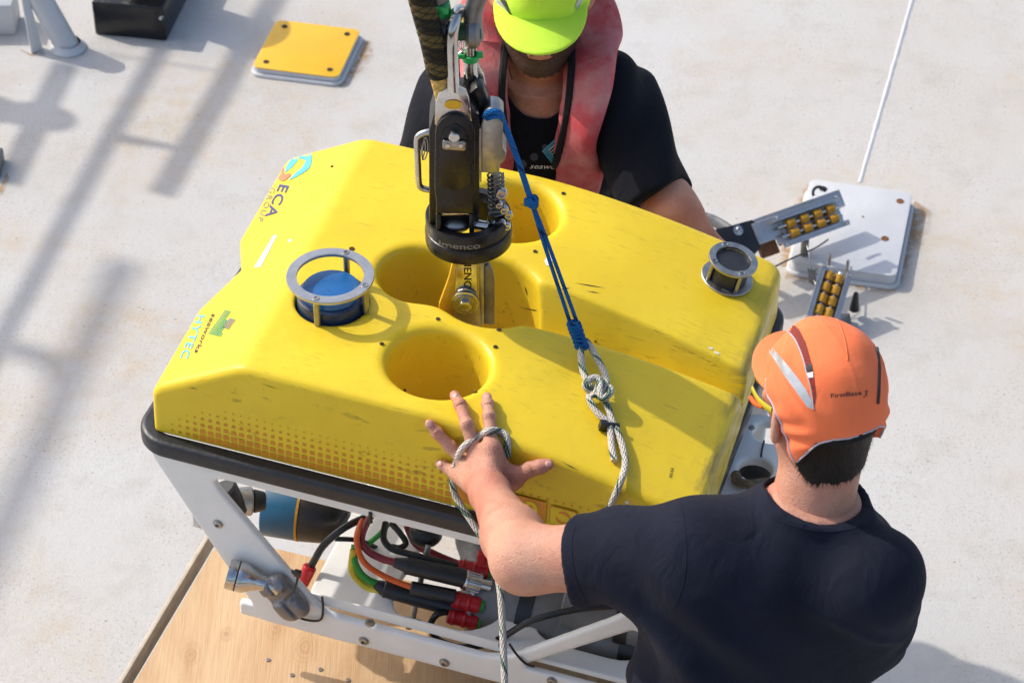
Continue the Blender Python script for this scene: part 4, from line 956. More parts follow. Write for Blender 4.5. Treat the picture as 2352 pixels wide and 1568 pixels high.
# chrome handle and safety clip on the left
pts = [HY(990, 303, 0), HY(976, 305, 0), HY(962, 312, 0), HY(958, 326, 0), HY(960, 380, 0), HY(962, 420, 0), HY(968, 431, 0), HY(980, 435, 0), HY(992, 437, 0)]
MB().tube(spline(pts, 6), .0052, 12).build('handle', G['steel'], hk, True)
for dx in (0, 6): MB().tube(spline([HY(980-dx, 318, -.006), HY(983-dx, 340, -.006), HY(978-dx, 362, -.006), HY(971, 366, -.006), HY(970-dx*.3, 345, -.006), HY(974, 322, -.006)], 6, closed=True), .0011, 6).build('safety_clip', G['steel_dull'], hk, True)
# shank and clevis going down into the well
fixn(slab_y([(1044, 690), (1048, 600), (1096, 600), (1098, 740), (1046, 740)], -.016, .012).build('shank_plate', G['steel'], hk, True, .002))
fixn(slab_y([(1100, 745), (1101, 600), (1112, 600), (1112, 745)], -.010, .030).build('shank_core', G['steel_dull'], hk, True, .001))
fixn(slab_y([(1112, 745), (1112, 612), (1122, 608), (1132, 622), (1135, 640), (1135, 745)], -.008, .010).build('clevis_cheek', G['galv'], hk, True, .002))
fixn(slab_y([(1040, 760), (1040, 690), (1052, 668), (1070, 662), (1090, 672), (1102, 694), (1106, 760)], -.022, .005).build('clevis_cheek', G['steel_dull'], hk, True, .001))
c0 = HY(1068, 694, -.024); F = frame(c0, (1, 0, 0), z=(0, -1, 0))
bo_ = MB().lathe([(.023, 0), (.023, .003), (.021, .0035), (.0185, .0035), (.0185, .006), (.0003, .006)], F, 30).build('clevis_bolt', G['steel'], hk, True)
MB().prism([(.0115*math.cos(a), .0115*math.sin(a)) for a in np.linspace(0, 2*math.pi, 7)[:-1]], .006, .013, F).build('hex_head', G['steel'], bo_, True, .001)
SHK = bvh_of([o for o in hk.children if o.name.startswith('shank_plate')][0])
text_on('lettering', 'IMENCO', SHK, (1066, 590), (1066, 680), 17, G['print_black'], hk, off=.0005, bold=.02, updir=(1, 0))
fixn(slab_y([(1008, 700), (1030, 640), (1040, 600), (1056, 600), (1052, 640), (1044, 760), (1005, 760)], -.006, .010).build('sling_leg', G['sling_yellow'], hk, True, .003))
fixn(slab_y([(1126, 745), (1130, 650), (1136, 640), (1136, 745)], .012, .006).build('clevis_cheek', G['galv'], hk, True, .001))

# bow shackle with pin
sk = thing('bow_shackle', 'large grey galvanised bow shackle with green tags through the polished bail', 'shackle', HY(1066, 72, .0))
s1 = [HY(1020, 95, .0), HY(1018, 60, .0), HY(1010, 20, .0), HY(1002, -40, .0), HY(1012, -120, 0), HY(1054, -160, 0), HY(1098, -120, 0), HY(1106, -40, 0), HY(1092, 10, 0), HY(1086, 40, 0), HY(1090, 90, 0)]
MB().tube(spline(s1, 8), .0145, 18).build('bow', G['galv'], sk, True)
for a, b in ((HY(1006, 78, 0), HY(1036, 78, 0)), (HY(1070, 72, 0), HY(1102, 72, 0))): MB().cyl(a, b, .027, n=28, bev=.005).build('eye', G['galv'], sk, True)
MB().cyl(HY(980, 78, 0), HY(1106, 70, 0), .014, n=20, bev=.002).build('pin', G['green_dark'], sk, True)
MB().cyl(HY(958, 62, 0), HY(984, 66, 0), .011, n=16, bev=.002).build('pin_tip', G['green_tie'], sk, True)
c0 = HY(1010, 18, 0); MB().lathe([(.0152, -.011), (.0170, -.010), (.0170, .010), (.0152, .011)], frame(c0, None, z=(HY(1018, 50)-HY(1003, -20))), 24, cap=False).build('green_tag', G['green_tie'], sk, True)
MB().box(c0+Vector((.008, -.018, .006)), (.012, .006, .012)).build('tag_clip', G['green_tie'], sk, True, .001)
c0 = HY(1081, 131, .036); gt = MB().lathe([(.0110, -.006), (.0135, -.005), (.0135, .005), (.0110, .006)], frame(c0, None, z=(HY(1081, 100, .036)-HY(1082, 150, .036))), 22, cap=False).build('green_tag', G['green_tie'], sk, True)
for u, v in ((1060, 128), (1102, 126)): MB().box(HY(u, v, .03), (.011, .010, .009)).build('tag_clip', G['green_tie'], gt, True, .002)
wr_ = MB()
for k in range(5): wr_.tube(spline([HY(1058+k*3, 92, .02), HY(1054+k*5, 108, .015+.002*k), HY(1068-k*4, 124, .02)], 5), .0012, 6)
wr_.build('mousing_wire', G['steel'], sk, True)
# dark braided lifting strop
sp_ = [HY(940, -120, -.03), HY(962, -20, -.03), HY(978, 40, -.03), HY(992, 90, -.03), HY(1003, 140, -.028), HY(1008, 168, -.026)]
P = spline(sp_, 10); st_ = MB().tube(P, .0195, 16).build('lifting_strop', G['rope_dark'], None, True, origin=HY(1008, 168, -.026))
tag(st_, 'thick dark braided lifting strop with tan end beside the shackle', 'strop')
MB().tube(spline([HY(1006, 160, -.026), HY(1012, 185, -.024), HY(1020, 215, -.02), HY(1024, 236, -.018)], 6), [.0155]*18+[.013], 14).build('tan_end', G['rope_tan'], st_, True)
# ------------------------------------------------------------------ people
def v3(p): return tuple(p)
def f_head(p, F, neck_to, neck_r=.060, jaw=1.0):
    q = loc(p, F); I = Matrix.Identity(4); T = lambda x, y, z: Matrix.Translation((x, y, z))
    d = ell(q, T(0, -.012, .036), (.076, .097, .088)); d = smin(d, ell(q, T(0, .032, -.035), (.058, .060, .076)), .04)
    d = smin(d, sph(q, (0, .070, -.094), .022), .03)
    for s in (-1, 1):
        d = smin(d, cone(q, (s*.054, -.002, -.048), (s*.012, .068, -.098), .020, .018), .03)
        d = smin(d, ell(q, T(s*.028, .066, .026), (.022, .014, .009)), .02)          # brow
        d = smax(d, .013-np.linalg.norm(q-np.array((s*.032, .098, .008), np.float32), axis=1), .012)   # eye socket
        d = smin(d, ell(q, T(s*.042, .062, -.022), (.022, .022, .018)), .03)         # cheek
        R = T(s*.084, -.012, -.008) @ Matrix.Rotation(s*.55, 4, 'Z') @ Matrix.Rotation(-.18, 4, 'X')
        e = ell(q, R, (.0090, .021, .034)); e = smax(e, -ell(q, R @ T(s*.007, .002, .004), (.006, .011, .020)), .006); d = smin(d, e, .007)
    d = smin(d, cone(q, (0, .092, .020), (0, .112, -.020), .008, .0125), .012)
    for s in (-1, 1): d = smin(d, sph(q, (s*.012, .100, -.023), .008), .008)
    d = smin(d, ell(q, T(0, .092, -.054), (.024, .010, .008)), .010)
    n = loc(np.array([v3(neck_to)], np.float32), F)[0]
    d = smin(d, cone(q, (0, -.022, -.050), n, neck_r*.95, neck_r*1.02), .035)
    return d
def zb_edge(phi, kn): return np.interp(phi, [k[0] for k in kn], [k[1] for k in kn])
def f_crown(p, F, kn, R=(.087, .108, .102)):
    q = loc(p, F); w = q.copy(); t = q[:, 2]-.038; w[:, 2] = .038+np.where(t > 0, t, t*.42); w[:, 1] -= .10*np.clip(q[:, 2]-.05, 0, 1)*0; d = ell(w, Matrix.Translation((0, -.012, .038)), R)
    d = d-.0024*np.sin(q[:, 1]*95+6*np.sin(q[:, 2]*40))*np.exp(-((np.abs(q[:, 0])-.075)/.02)**2)-.0022*np.sin(q[:, 0]*38+q[:, 2]*52+1.3)*np.sin(q[:, 1]*41+q[:, 0]*20)-.0010*np.exp(-(q[:, 0]/.0022)**2)
    d = d-.0012*np.sin(q[:, 1]*60+q[:, 2]*30)*np.sin(q[:, 0]*45)
    phi = np.degrees(np.arctan2(np.abs(q[:, 0]), q[:, 1])); zb = zb_edge(phi, kn)
    return np.maximum(d, (zb-q[:, 2])*.55)
def f_brim(p, F, L=.085, drop=.22, curve=2.4, W=.083, z0=.034):
    q = loc(p, F); x, y, z = q[:, 0], q[:, 1], q[:, 2]
    zs = z0-curve*x*x-drop*np.clip(y-.07, -.05, 1)
    e = (np.sqrt((x/W)**2+((y-.045)/(L+.045))**2)-1)*.06
    return smax(smax(e, .0-y, .004), np.abs(z-zs)*.85-.0021, .002)
def cap_parts(person, F, mat, kn, **bk):
    o = F.translation; cap = link_mesh('cap', sdf_mesh(lambda p: f_crown(p, F, kn), o-Vector((.17,)*3), o+Vector((.17,)*3), .0028, lip=2.5), mat, person, True, 180)
    br = link_mesh('brim', sdf_mesh(lambda p: f_brim(p, F, **bk), o-Vector((.2,)*3), o+Vector((.2,)*3), .0023, lip=3), mat, cap, True, 180)
    return cap, br
def eyes(person, F):
    for s in (-1, 1): MB().sphere((s*.032, .080, .008), .0125, F, 14).build('eye', G['print_white'], person, True)

# torso shapes (local z from the neck base downwards)
TZ = [-.66, -.56, -.42, -.27, -.16, -.10, -.065, -.035, -.012, .006]
TA = [.162, .154, .162, .184, .192, .182, .148, .110, .086, .079]
TB = [.122, .115, .118, .128, .126, .116, .104, .090, .078, .072]

def legs(person, pel, fwd, mat, foot_mat, spread=.10):
    """trousers and boots from the hips down to the deck"""
    r_ = fwd.cross(Vector((0, 0, 1))).normalized(); J = []
    for s in (-1, 1):
        hip = pel+r_*s*.085; knee = Vector((pel.x, pel.y, .50))+r_*s*spread+fwd*.05; ank = Vector((pel.x, pel.y, .09))+r_*s*(spread+.02); J.append((hip, knee, ank))
    def f(p):
        d = None
        for hip, knee, ank in J:
            e = smin(cone(p, hip, knee, .098, .066), cone(p, knee, ank, .066, .055), .03); d = e if d is None else smin(d, e, .03)
        d = smin(d, cone(p, pel+r_*.06+Vector((0, 0, .06)), pel-r_*.06+Vector((0, 0, .06)), .125, .125), .04)
        return d+wob(p, 26, .0025)
    link_mesh('trousers', sdf_mesh(f, Vector((pel.x-.35, pel.y-.35, .04)), Vector((pel.x+.35, pel.y+.35, pel.z+.22)), .008), mat, person, True, 180)
    for hip, knee, ank in J:
        def g(p):
            a = Vector((ank.x, ank.y, .045)); t = a+fwd*.17
            d = smin(cone(p, (ank.x, ank.y, .14), a, .052, .050), cone(p, a-fwd*.03, t, .046, .040), .03); return np.maximum(d, -p[:, 2]+.002)
        link_mesh('boot', sdf_mesh(g, Vector((ank.x-.28, ank.y-.28, -.01)), Vector((ank.x+.28, ank.y+.28, .22)), .006), foot_mat, person, True, 180)
def hand_sdf(p, wr, mcps, fingers, thumb, k=.010):
    d = None
    for m_ in mcps:
        e = cone(p, wr, m_, .020, .0125); d = e if d is None else smin(d, e, .016)
    for ch in fingers:
        e = None
        for i in range(len(ch)-1):
            c = cone(p, ch[i][0], ch[i+1][0], ch[i][1], ch[i+1][1]); e = c if e is None else smin(e, c, .004)
        for P_, r in ch[1:-1]: e = smin(e, sph(p, P_, r*1.07), .004)
        d = smin(d, e, k*.7)
    t = None
    for i in range(len(thumb)-1):
        c = cone(p, thumb[i][0], thumb[i+1][0], thumb[i][1], thumb[i+1][1]); t = c if t is None else smin(t, c, .006)
    return smin(d, t, .016)
def bbox(pts, pad):
    return (Vector([min(p[i] for p in pts)-pad for i in range(3)]), Vector([max(p[i] for p in pts)+pad for i in range(3)]))
def relaxed_hand(wr, d, n, side, s=1.0):
    """slightly curled hand beyond a wrist: d along the hand, n back-of-hand normal, side towards the thumb"""
    d = d.normalized(); n = (n-d*n.dot(d)).normalized(); t = side*(n.cross(d)).normalized()*1.0
    mc = []; fg = []
    for i, (o, L) in enumerate(((.030, .075), (.010, .083), (-.010, .078), (-.029, .062))):
        m_ = wr+d*.088+t*o-d*abs(o)*.2; mc.append(m_); a = m_+(d*.8-n*.45).normalized()*L*.5; b = a+(d*.45-n*.85).normalized()*L*.5
        fg.append([(m_, .0105), (a, .0092), (b, .0078)])
    th = [(wr+d*.02+t*.018, .017), (wr+d*.055+t*.045-n*.015, .012), (wr+d*.088+t*.052-n*.028, .0095)]
    return mc, fg, th

# ================================================================= man in orange cap, seen from behind
DA = 3.64
NA = WD(1878, 1146, DA)
yawA = math.radians(24); fA = Vector((-math.sin(yawA), math.cos(yawA), 0)); rA = Vector((math.cos(yawA), math.sin(yawA), 0))
pelA = Vector((NA.x-.12, NA.y-.03, .93))
pA = thing('person', 'man in orange cap and navy t-shirt, back turned, left hand flat on the yellow float', 'person', (pelA.x, pelA.y, 0))
hy = math.radians(22); hp = math.radians(4)
fw = Vector((-math.sin(hy)*math.cos(hp), math.cos(hy)*math.cos(hp), -math.sin(hp)))
HA = frame(WD(1888, 920, DA-.035), fw.cross(Vector((0, 0, 1))), y=fw) @ Matrix.Scale(.925, 4)
upA = (NA-pelA).normalized(); TAf = frame(NA, rA, z=upA)
SL = WD(1580, 1276, 3.66); SR = WD(2000, 1330, 3.62); EL = WD(1206, 1284, 3.77); WR = WD(1128, 1138, 3.965); RE = WD(1965, 1480, 3.84); RW = WD(1780, 1450, 4.0)
def fo(u, v, off): return on(BF, u, v, off)
IX = [(fo(1137, 1016, .022), .0115), (fo(1121, 969, .0125), .0098), (fo(1118, 938, .0100), .0090), (fo(1116.5, 920, .0085), .0080)]
MI = [(fo(1104, 1022, .023), .0118), (fo(1074, 979, .0130), .0100), (fo(1055, 940, .0105), .0092), (fo(1044, 919, .0085), .0080)]
RG = [(fo(1078, 1042, .021), .0115), (fo(1041, 1014, .0130), .0098), (fo(1010, 985, .0105), .0090), (fo(991, 968, .0085), .0080)]
LI = [(fo(1064, 1070, .019), .0105), (fo(1038, 1066, .0120), .0085), (fo(1022, 1060, .0095), .0078), (fo(1013, 1057, .0078), .0068)]
TH = [(fo(1150, 1108, .040), .0200), (fo(1188, 1076, .026), .0150), (fo(1224, 1063, .0155), .0115), (fo(1246, 1061, .0125), .0112), (fo(1262, 1060, .0100), .0090)]
PALM = fo(1120, 1070, .026)
def f_armA(p):
    d = cone(p, SL, EL, .056, .047); fm = EL+(WR-EL)*.35
    d = smin(d, cone(p, EL, fm, .046, .0455), .03); d = smin(d, cone(p, fm, WR, .0455, .0295), .02)
    wr = WR+(PALM-WR)*.12
    h = hand_sdf(p, wr, [IX[0][0], MI[0][0], RG[0][0], LI[0][0]], [IX, MI, RG, LI], TH)
    h = smin(h, sph(p, PALM, .021), .02); h = smin(h, cone(p, TH[1][0], IX[0][0], .0125, .0100), .016); h = smin(h, cone(p, LI[0][0], wr, .0125, .022), .014); h = smin(h, cone(p, TH[0][0], IX[0][0], .017, .011), .014)
    return smin(d, h, .022)
pts = [SL, EL, WR]+[q[0] for ch in (IX, MI, RG, LI, TH) for q in ch]; lo, hi = bbox(pts, .07)
m1 = sdf_mesh(f_armA, lo, hi, .0026)
mcs, fgs, ths = relaxed_hand(RW, (RW-RE), Vector((0, 0, 1)), -1)
def f_armA2(p):
    d = smin(cone(p, SR, RE, .055, .046), cone(p, RE, RW, .044, .030), .03); return smin(d, hand_sdf(p, RW, mcs, fgs, ths), .02)
lo, hi = bbox([SR, RE, RW]+mcs+[c[-1][0] for c in fgs], .08); m2 = sdf_mesh(f_armA2, lo, hi, .0045)
o = HA.translation; m3 = sdf_mesh(lambda p: f_head(p, HA, NA-upA*.06, .064), o-Vector((.17, .17, .30)), o+Vector((.17, .17, .17)), .0034)
mb = sdf_mesh(lambda p: loft(p, TAf, TZ, [a-.012 for a in TA], [b-.012 for b in TB], X=[-.030, -.030, -.030, -.030, -.026, -.02, -.01, 0, 0, 0]), bbox([NA, pelA], .30)[0], bbox([NA, pelA], .30)[1], .008)
skA = link_mesh('body', join_meshes([m1, m2, m3, mb], 'body'), G['skin_a'], pA, True, 180)
BSK = bvh_of(skA)
eyes(pA, HA)
# nails
for ch in (IX, MI, RG, LI, TH):
    a, b = ch[-2][0], ch[-1][0]; dd = (b-a).normalized(); q = px(b+dd*.001); h = hit(BSK, *q)
    if h and (h[0]-b).length < .02:
        F = frame(h[0], dd, z=h[1]); MB().sphere((0, 0, -.0004), 1.0, F, 12, (.0062, .0050, .0014)).build('fingernail', G['nail'], skA, True)
# knuckle creases across the finger joints
crease = simple('skin_crease', (.34, .135, .085), .6, var=.2)
for ch in (IX, MI, RG, TH):
    for jn, offs in ((1, (-.004, 0, .0035)), (2, (0, .002))):
        c, r = ch[jn]; ax_ = (ch[jn+1][0]-ch[jn-1][0]).normalized(); side = ax_.cross((CO-c).normalized()).normalized()
        for o_ in offs:
            P = []
            for t in np.linspace(-.62, .62, 7):
                h = hit(BSK, *px(c+ax_*(o_+.0012*(1-(t/.62)**2))+side*r*t))
                if h and (h[0]-c).length < .022: P.append(h[0]+h[1]*.0001)
            if len(P) > 3: MB().tube(P, .00042, 5).build('knuckle_crease', crease, skA, True)
# t-shirt
SLe = SL+(EL-SL)*.66; SRe = SR+(RE-SR)*.90
def f_shirtA(p):
    d = loft(p, TAf, TZ, TA, TB, X=[-.030, -.030, -.030, -.030, -.026, -.02, -.008, 0, 0, 0])
    ax = np.array((SLe-SL).normalized(), np.float32); s1 = smax(cone(p, SL, SLe+(SLe-SL)*.3, .078, .067), (p-np.array(SLe, np.float32))@ax, .006); d = smin(d, s1, .06)
    d = smin(d, cone(p, SL+Vector((.03, 0, .0)), NA+rA*-.08-upA*.115, .068, .045), .045)
    ax2 = np.array((SRe-SR).normalized(), np.float32); s2 = smax(cone(p, SR, SRe+(SRe-SR)*.3, .078, .070), (p-np.array(SRe, np.float32))@ax2, .006); d = smin(d, s2, .045)
    # folds running from the armpit and across the back
    q = loc(p, TAf); fold = .0075*np.sin(q[:, 2]*62+q[:, 0]*48)*np.exp(-((q[:, 0]+.20)/.10)**2-((q[:, 2]+.20)/.10)**2)
    fold += .0065*np.exp(-((q[:, 2]+.115+.35*(q[:, 0]-.02))/.012)**2)*np.exp(-((q[:, 0]-.03)/.11)**2)
    fold += .0050*np.sin(q[:, 0]*52+q[:, 2]*40+2*np.sin(q[:, 2]*17))*np.clip((-q[:, 2]-.16)/.2, 0, 1)+.0045*np.sin(q[:, 0]*70-q[:, 2]*50)*np.exp(-((q[:, 0]-.17)/.06)**2-((q[:, 2]+.14)/.10)**2)
    d = d-fold+wob(p, 30, .0014, .4)
    d = smax(d, -cone(p, NA-upA*.03+fA*.010, NA+upA*.25+fA*.03, .068, .078), .006)
    return d
lo, hi = bbox([NA, SL, SLe, SR, SRe, pelA], .16)
shA = link_mesh('t_shirt', sdf_mesh(f_shirtA, lo, hi, .0046), G['navy'], pA, True, 180); BSA = bvh_of(shA)
# collar band and sleeve hem as raised seams
def seam(name, bvh, pts, mat, parent, r=.0016, flat=.6, off=.0004):
    P = [on(bvh, a.x, a.y, off) for a in spline([(u, v, 0) for u, v in pts], 8)]; P = [p for p in P if p is not None]
    return MB().tube(P, r, 6).build(name, mat, parent, True)
seam('collar_seam', BSA, [(1775, 1185), (1800, 1200), (1850, 1214), (1900, 1220), (1950, 1216), (1985, 1204)], G['navy'], shA, .0010, off=.0)
seam('sleeve_hem', BSA, [(1322, 1208), (1314, 1240), (1316, 1290), (1328, 1340), (1352, 1392)], G['navy'], shA, .0007, off=.0)
seam('sleeve_seam', BSA, [(1562, 1150), (1572, 1200), (1577, 1270), (1570, 1340), (1545, 1400)], G['navy'], shA, .0008, off=.0)
legs(pA, pelA, fA, G['trousers'], G['sole'])
# hair
def hair_shell(p, F, nk, low, th=.0045):
    q = loc(p, F); d = f_head(p, F, nk, .064)-th; ph = np.degrees(np.arctan2(np.abs(q[:, 0]), q[:, 1]+.01))
    lo_ = np.interp(ph, *low); ex = np.abs(q[:, 0])-.088
    ear = 1-np.sqrt(((np.abs(q[:, 0])-.092)/.034)**2+((q[:, 1]+.008)/.036)**2+((q[:, 2]+.008)/.047)**2)
    reg = (lo_-q[:, 2]+.0016*np.sin(q[:, 0]*310+2*np.sin(q[:, 0]*90)))*.6
    return np.maximum(np.maximum(d, reg), ear*.025)
LOWA = ([0, 55, 66, 80, 96, 112, 135, 180], [.06, .05, -.030, -.034, -.012, -.050, -.084, -.088])
def f_hairA(p): return hair_shell(p, HA, NA-upA*.06, LOWA)
hairA = link_mesh('hair', sdf_mesh(f_hairA, HA.translation-Vector((.13, .15, .14)), HA.translation+Vector((.13, .14, .13)), .0028, lip=2.5), G['hair'], pA, True, 180)
def strands(name, o, n, L, w, F, mat, parent, keep, seed=3, tilt=.35):
    """short hair blades growing from a surface, combed downwards"""
    me = o.data; M = WM[o]; R3 = M.to_3x3(); rr = random.Random(seed); V = []; Fc = []; P = me.polygons; Fi = F.inverted(); dn = -(F.to_3x3() @ Vector((0, 0, 1))).normalized(); k = 0
    while k < n:
        p = P[rr.randrange(len(P))]; c = M @ p.center; nn = (R3 @ p.normal).normalized(); k += 1
        if not keep(Fi @ c): continue
        d = (dn-nn*dn.dot(nn)); d = d.normalized() if d.length > 1e-4 else dn
        d = (d+nn*tilt*rr.uniform(.3, 1.2)+Vector((rr.uniform(-.3, .3), rr.uniform(-.3, .3), 0))).normalized(); s_ = d.cross(nn).normalized()*w*.5
        l = L*rr.uniform(.6, 1.3); b = c-nn*.001; i0 = len(V); V += [b-s_, b+s_, b+d*l]; Fc.append((i0, i0+1, i0+2))
    m = bpy.data.meshes.new(name); m.from_pydata([tuple(v) for v in V], [], Fc); q = link_mesh(name, m, mat, parent, True, 180); q['kind'] = 'stuff'; return q
strands('hair_strands', hairA, 9000, .010, .0011, HA, G['hair'], hairA, lambda q: q.z < .03)
KA = [(0, .028), (45, .026), (62, .028), (80, .028), (96, .018), (108, -.008), (121, -.044), (128, -.056), (136, -.036), (148, -.002), (160, .016), (180, .022)]
capA, brimA = cap_parts(pA, HA, G['cap_orange'], KA, L=.066, drop=.12, curve=2.6, W=.080)
BCA = bvh_of(capA)
Z6 = lambda L: [(1635.4+a*.3516, 679.9+b*.3516) for a, b in L]
patch('reflective_stripe', BCA, Z6([(362, 320), (378, 305), (392, 330), (470, 420), (560, 530), (615, 605), (652, 680), (655, 738), (625, 722), (560, 635), (470, 510), (400, 400), (360, 352)]), G['reflect_grey'], capA, .0010)
patch('mesh_panel', BCA, Z6([(415, 218), (440, 190), (485, 178), (530, 182), (570, 220), (610, 300), (640, 400), (665, 520), (678, 640), (668, 715), (650, 650), (628, 520), (605, 420), (565, 320), (515, 255), (460, 215)]), G['mesh_red'], capA, .0009)
patch('mesh_tab', BCA, Z6([(610, 468), (650, 435), (660, 492), (628, 500)]), G['black_plastic'], capA, .0014)
patch('mesh_tab', BCA, Z6([(622, 503), (662, 494), (663, 530), (634, 533)]), G['print_white'], capA, .0014)
seam('piping', BCA, Z6([(380, 262), (430, 225), (480, 222), (540, 280), (590, 390), (620, 500), (650, 620), (662, 740)]), G['piping_grey'], capA, .0012)
seam('piping', BCA, Z6([(985, 150), (1040, 240), (1075, 340), (1090, 460), (1088, 600), (1082, 700)]), G['print_black'], capA, .0028)
seam('crown_seam', BCA, Z6([(770, 75), (830, 180), (870, 300), (885, 420)]), G['cap_orange'], capA, .0010)
text_on('lettering', 'FirstBase', BCA, Z6([(778, 663)])[0], Z6([(978, 643)])[0], 9.5, G['print_black'], capA, bold=.012, updir=(-.12, -1))
text_on('lettering', '3', BCA, Z6([(986, 660)])[0], Z6([(1018, 652)])[0], 13.5, G['print_black'], capA, bold=.0, shear=.3, updir=(-.1, -1))
# cap edge piping following the lower edge, and the back strap
def edge_ring(kn, F, a0, a1, R=(.087, .108, .102), out=.0008, n=40):
    P = []
    for a in np.linspace(a0, a1, n):
        z = float(zb_edge(abs(a), kn)); zz = (z-.038)*(.42 if z < .038 else 1)/R[2]; k = math.sqrt(max(0, 1-zz*zz)); ar = math.radians(a)
        # point on ellipse in azimuth a
        s_, c_ = math.sin(ar), math.cos(ar); rr = 1/math.sqrt((s_/R[0])**2+(c_/R[1])**2)
        for _ in range(4):
            x, y = rr*k*s_, rr*k*c_-.0; az = math.atan2(x, y-.012); break
        P.append(F @ Vector((rr*k*s_*(1+out/.08), rr*k*c_*(1+out/.08)-.012, z)))
    return P
ER = []
for q in edge_ring(KA, HA, -178, 178, n=110):
    nq, nn, _, _ = BCA.find_nearest(q); ER.append(nq+nn*.0004)
MB().tube(ER, .0015, 6).build('edge_piping', G['piping_grey'], capA, True)
BHA = bvh_of(hairA)
P = [on(BHA, a.x, a.y, .0015) for a in spline([(1862, 1000, 0), (1900, 1008, 0), (1950, 1006, 0), (1995, 990, 0), (2015, 975, 0)], 6)]; P = [q for q in P if q is not None]
MB().tube(P, .0085, 8, flat=.22).build('back_strap', G['webbing'], capA, True)
# safety glasses
gl = [HA @ Vector(q) for q in ((-.0800, .008, .000), (-.0835, .030, -.003), (-.083, .052, -.006), (-.078, .078, -.008))]
g_ = MB().tube(spline(gl, 6), .0060, 8, flat=.4).build('glasses', G['yellow_lens'], pA, True)
MB().tube(spline([gl[1]-Vector((0, 0, .004)), gl[2]-Vector((.002, 0, .010)), gl[3]-Vector((.002, 0, .016)), gl[3]-Vector((-.004, 0, .028))], 5), .0035, 8).build('lower_rim', G['orange_cable'], g_, True)
for s in (-1, 1): MB().sphere((s*.035, .094, -.006), 1.0, HA, 16, (.030, .006, .016)).build('lens', G['yellow_lens'], g_, True)

# ================================================================= man in yellow cap, facing the camera
DB = 4.70
NB = WD(1238, 172, DB); upB = Vector((0, -.26, .966)).normalized(); fB = Vector((0, -1, 0)); rB = Vector((-1, 0, 0))
pelB = NB-upB*.58
pB = thing('person', 'bearded man in bright yellow cap, red life jacket and dark t-shirt behind the float', 'person', (pelB.x, pelB.y, 0))
HB = frame(WD(1243, -8, 4.60), (-1, .03, 0), y=(-.03, -1, -.20)); TBf = frame(NB, rB, z=upB)
TBf2 = TBf @ Matrix.Translation((0, -.005, -.005))
BL = WD(1402, 222, 4.72); BLe = WD(1512, 456, 4.65); BLf = WD(1548, 490, 4.64); BLw = WD(1640, 590, 4.66)
BR = WD(1062, 225, 4.72); BRe = WD(966, 430, 4.66); BRf = WD(945, 470, 4.64); BRw = WD(1020, 560, 4.66)
mcl, fgl, thl = relaxed_hand(BLw, (BLw-BLf), Vector((.3, -.5, .8)), 1); mcr, fgr, thr = relaxed_hand(BRw, (BRw-BRf), Vector((-.3, -.5, .8)), -1)
def f_bodyB(p):
    d = f_head(p, HB, NB-upB*.06, .064)
    for S, E, W_, mc, fg, th in ((BL, BLf, BLw, mcl, fgl, thl), (BR, BRf, BRw, mcr, fgr, thr)):
        e = smin(cone(p, S, E, .055, .045), cone(p, E, W_, .044, .030), .03); e = smin(e, hand_sdf(p, W_, mc, fg, th), .02); d = smin(d, e, .01)
    return smin(d, loft(p, TBf, TZ, [a-.012 for a in TA], [b-.012 for b in TB]), .01)
lo, hi = bbox([NB, pelB, BL, BLw, BR, BRw, HB.translation+Vector((0, 0, .06)), HB.translation]+[c[-1][0] for c in fgl+fgr], .14)
skB = link_mesh('body', sdf_mesh(f_bodyB, lo, hi, .0050), G['skin_b'], pB, True, 180)
mh = sdf_mesh(lambda p: f_head(p, HB, NB-upB*.06, .064)-.0010, HB.translation-Vector((.13, .17, .26)), HB.translation+Vector((.13, .13, .15)), .0030)
skB.data = join_meshes([skB.data, (mh.transform(WM[pB].inverted()), mh)[1]], 'body'); skB.data.materials.clear(); skB.data.materials.append(G['skin_b']); skB.data.polygons.foreach_set('use_smooth', [True]*len(skB.data.polygons))
eyes(pB, HB)
def f_beard(p):
    q = loc(p, HB); d = f_head(p, HB, NB-upB*.06, .064)-.0026
    y, z, x = q[:, 1], q[:, 2], np.abs(q[:, 0])
    reg = np.maximum(z-(-.050+.30*np.maximum(x-.030, 0)), -(z+.108)); reg = np.maximum(reg, .012-y)
    lipz = .0085-np.sqrt((q[:, 0]*.35)**2+(z+.056)**2); reg = np.maximum(reg, lipz)
    return np.maximum(d, (reg+.003*np.sin(q[:, 0]*500)*np.sin(z*420)))
beard = link_mesh('beard', sdf_mesh(f_beard, HB.translation-Vector((.10, .15, .14)), HB.translation+Vector((.10, .10, .02)), .0026, lip=3), G['stubble'], pB, True, 180)
strands('beard_strands', beard, 5000, .0045, .0009, HB, G['stubble'], beard, lambda q: q.y > 0, tilt=.9)
BLm = BLe; BRm = BRe
def f_shirtB(p):
    d = loft(p, TBf2, TZ, [a+.004 for a in TA], [b+.004 for b in TB])
    for S, E, r1 in ((BL, BLm, .062), (BR, BRm, .066)):
        ax = np.array((E-S).normalized(), np.float32); d = smin(d, smax(cone(p, S, E+(E-S)*.25, .084, r1), (p-np.array(E, np.float32))@ax, .006), .05)
    q = loc(p, TBf2); fold = .0060*np.sin(q[:, 2]*55-np.abs(q[:, 0])*45)*np.exp(-((np.abs(q[:, 0])-.20)/.08)**2)+.0022*np.sin(q[:, 0]*48+q[:, 2]*30)
    d = d-fold+wob(p, 28, .0012, 1.1)
    d = smax(d, -cone(p, NB-upB*.02+fB*.01, NB+upB*.25, .070, .085), .006); d = smax(d, -sph(p, v3(NB+fB*.058+upB*.022), .056), .008)
    return d
lo, hi = bbox([NB, BL, BLe, BR, BRe, pelB], .16)
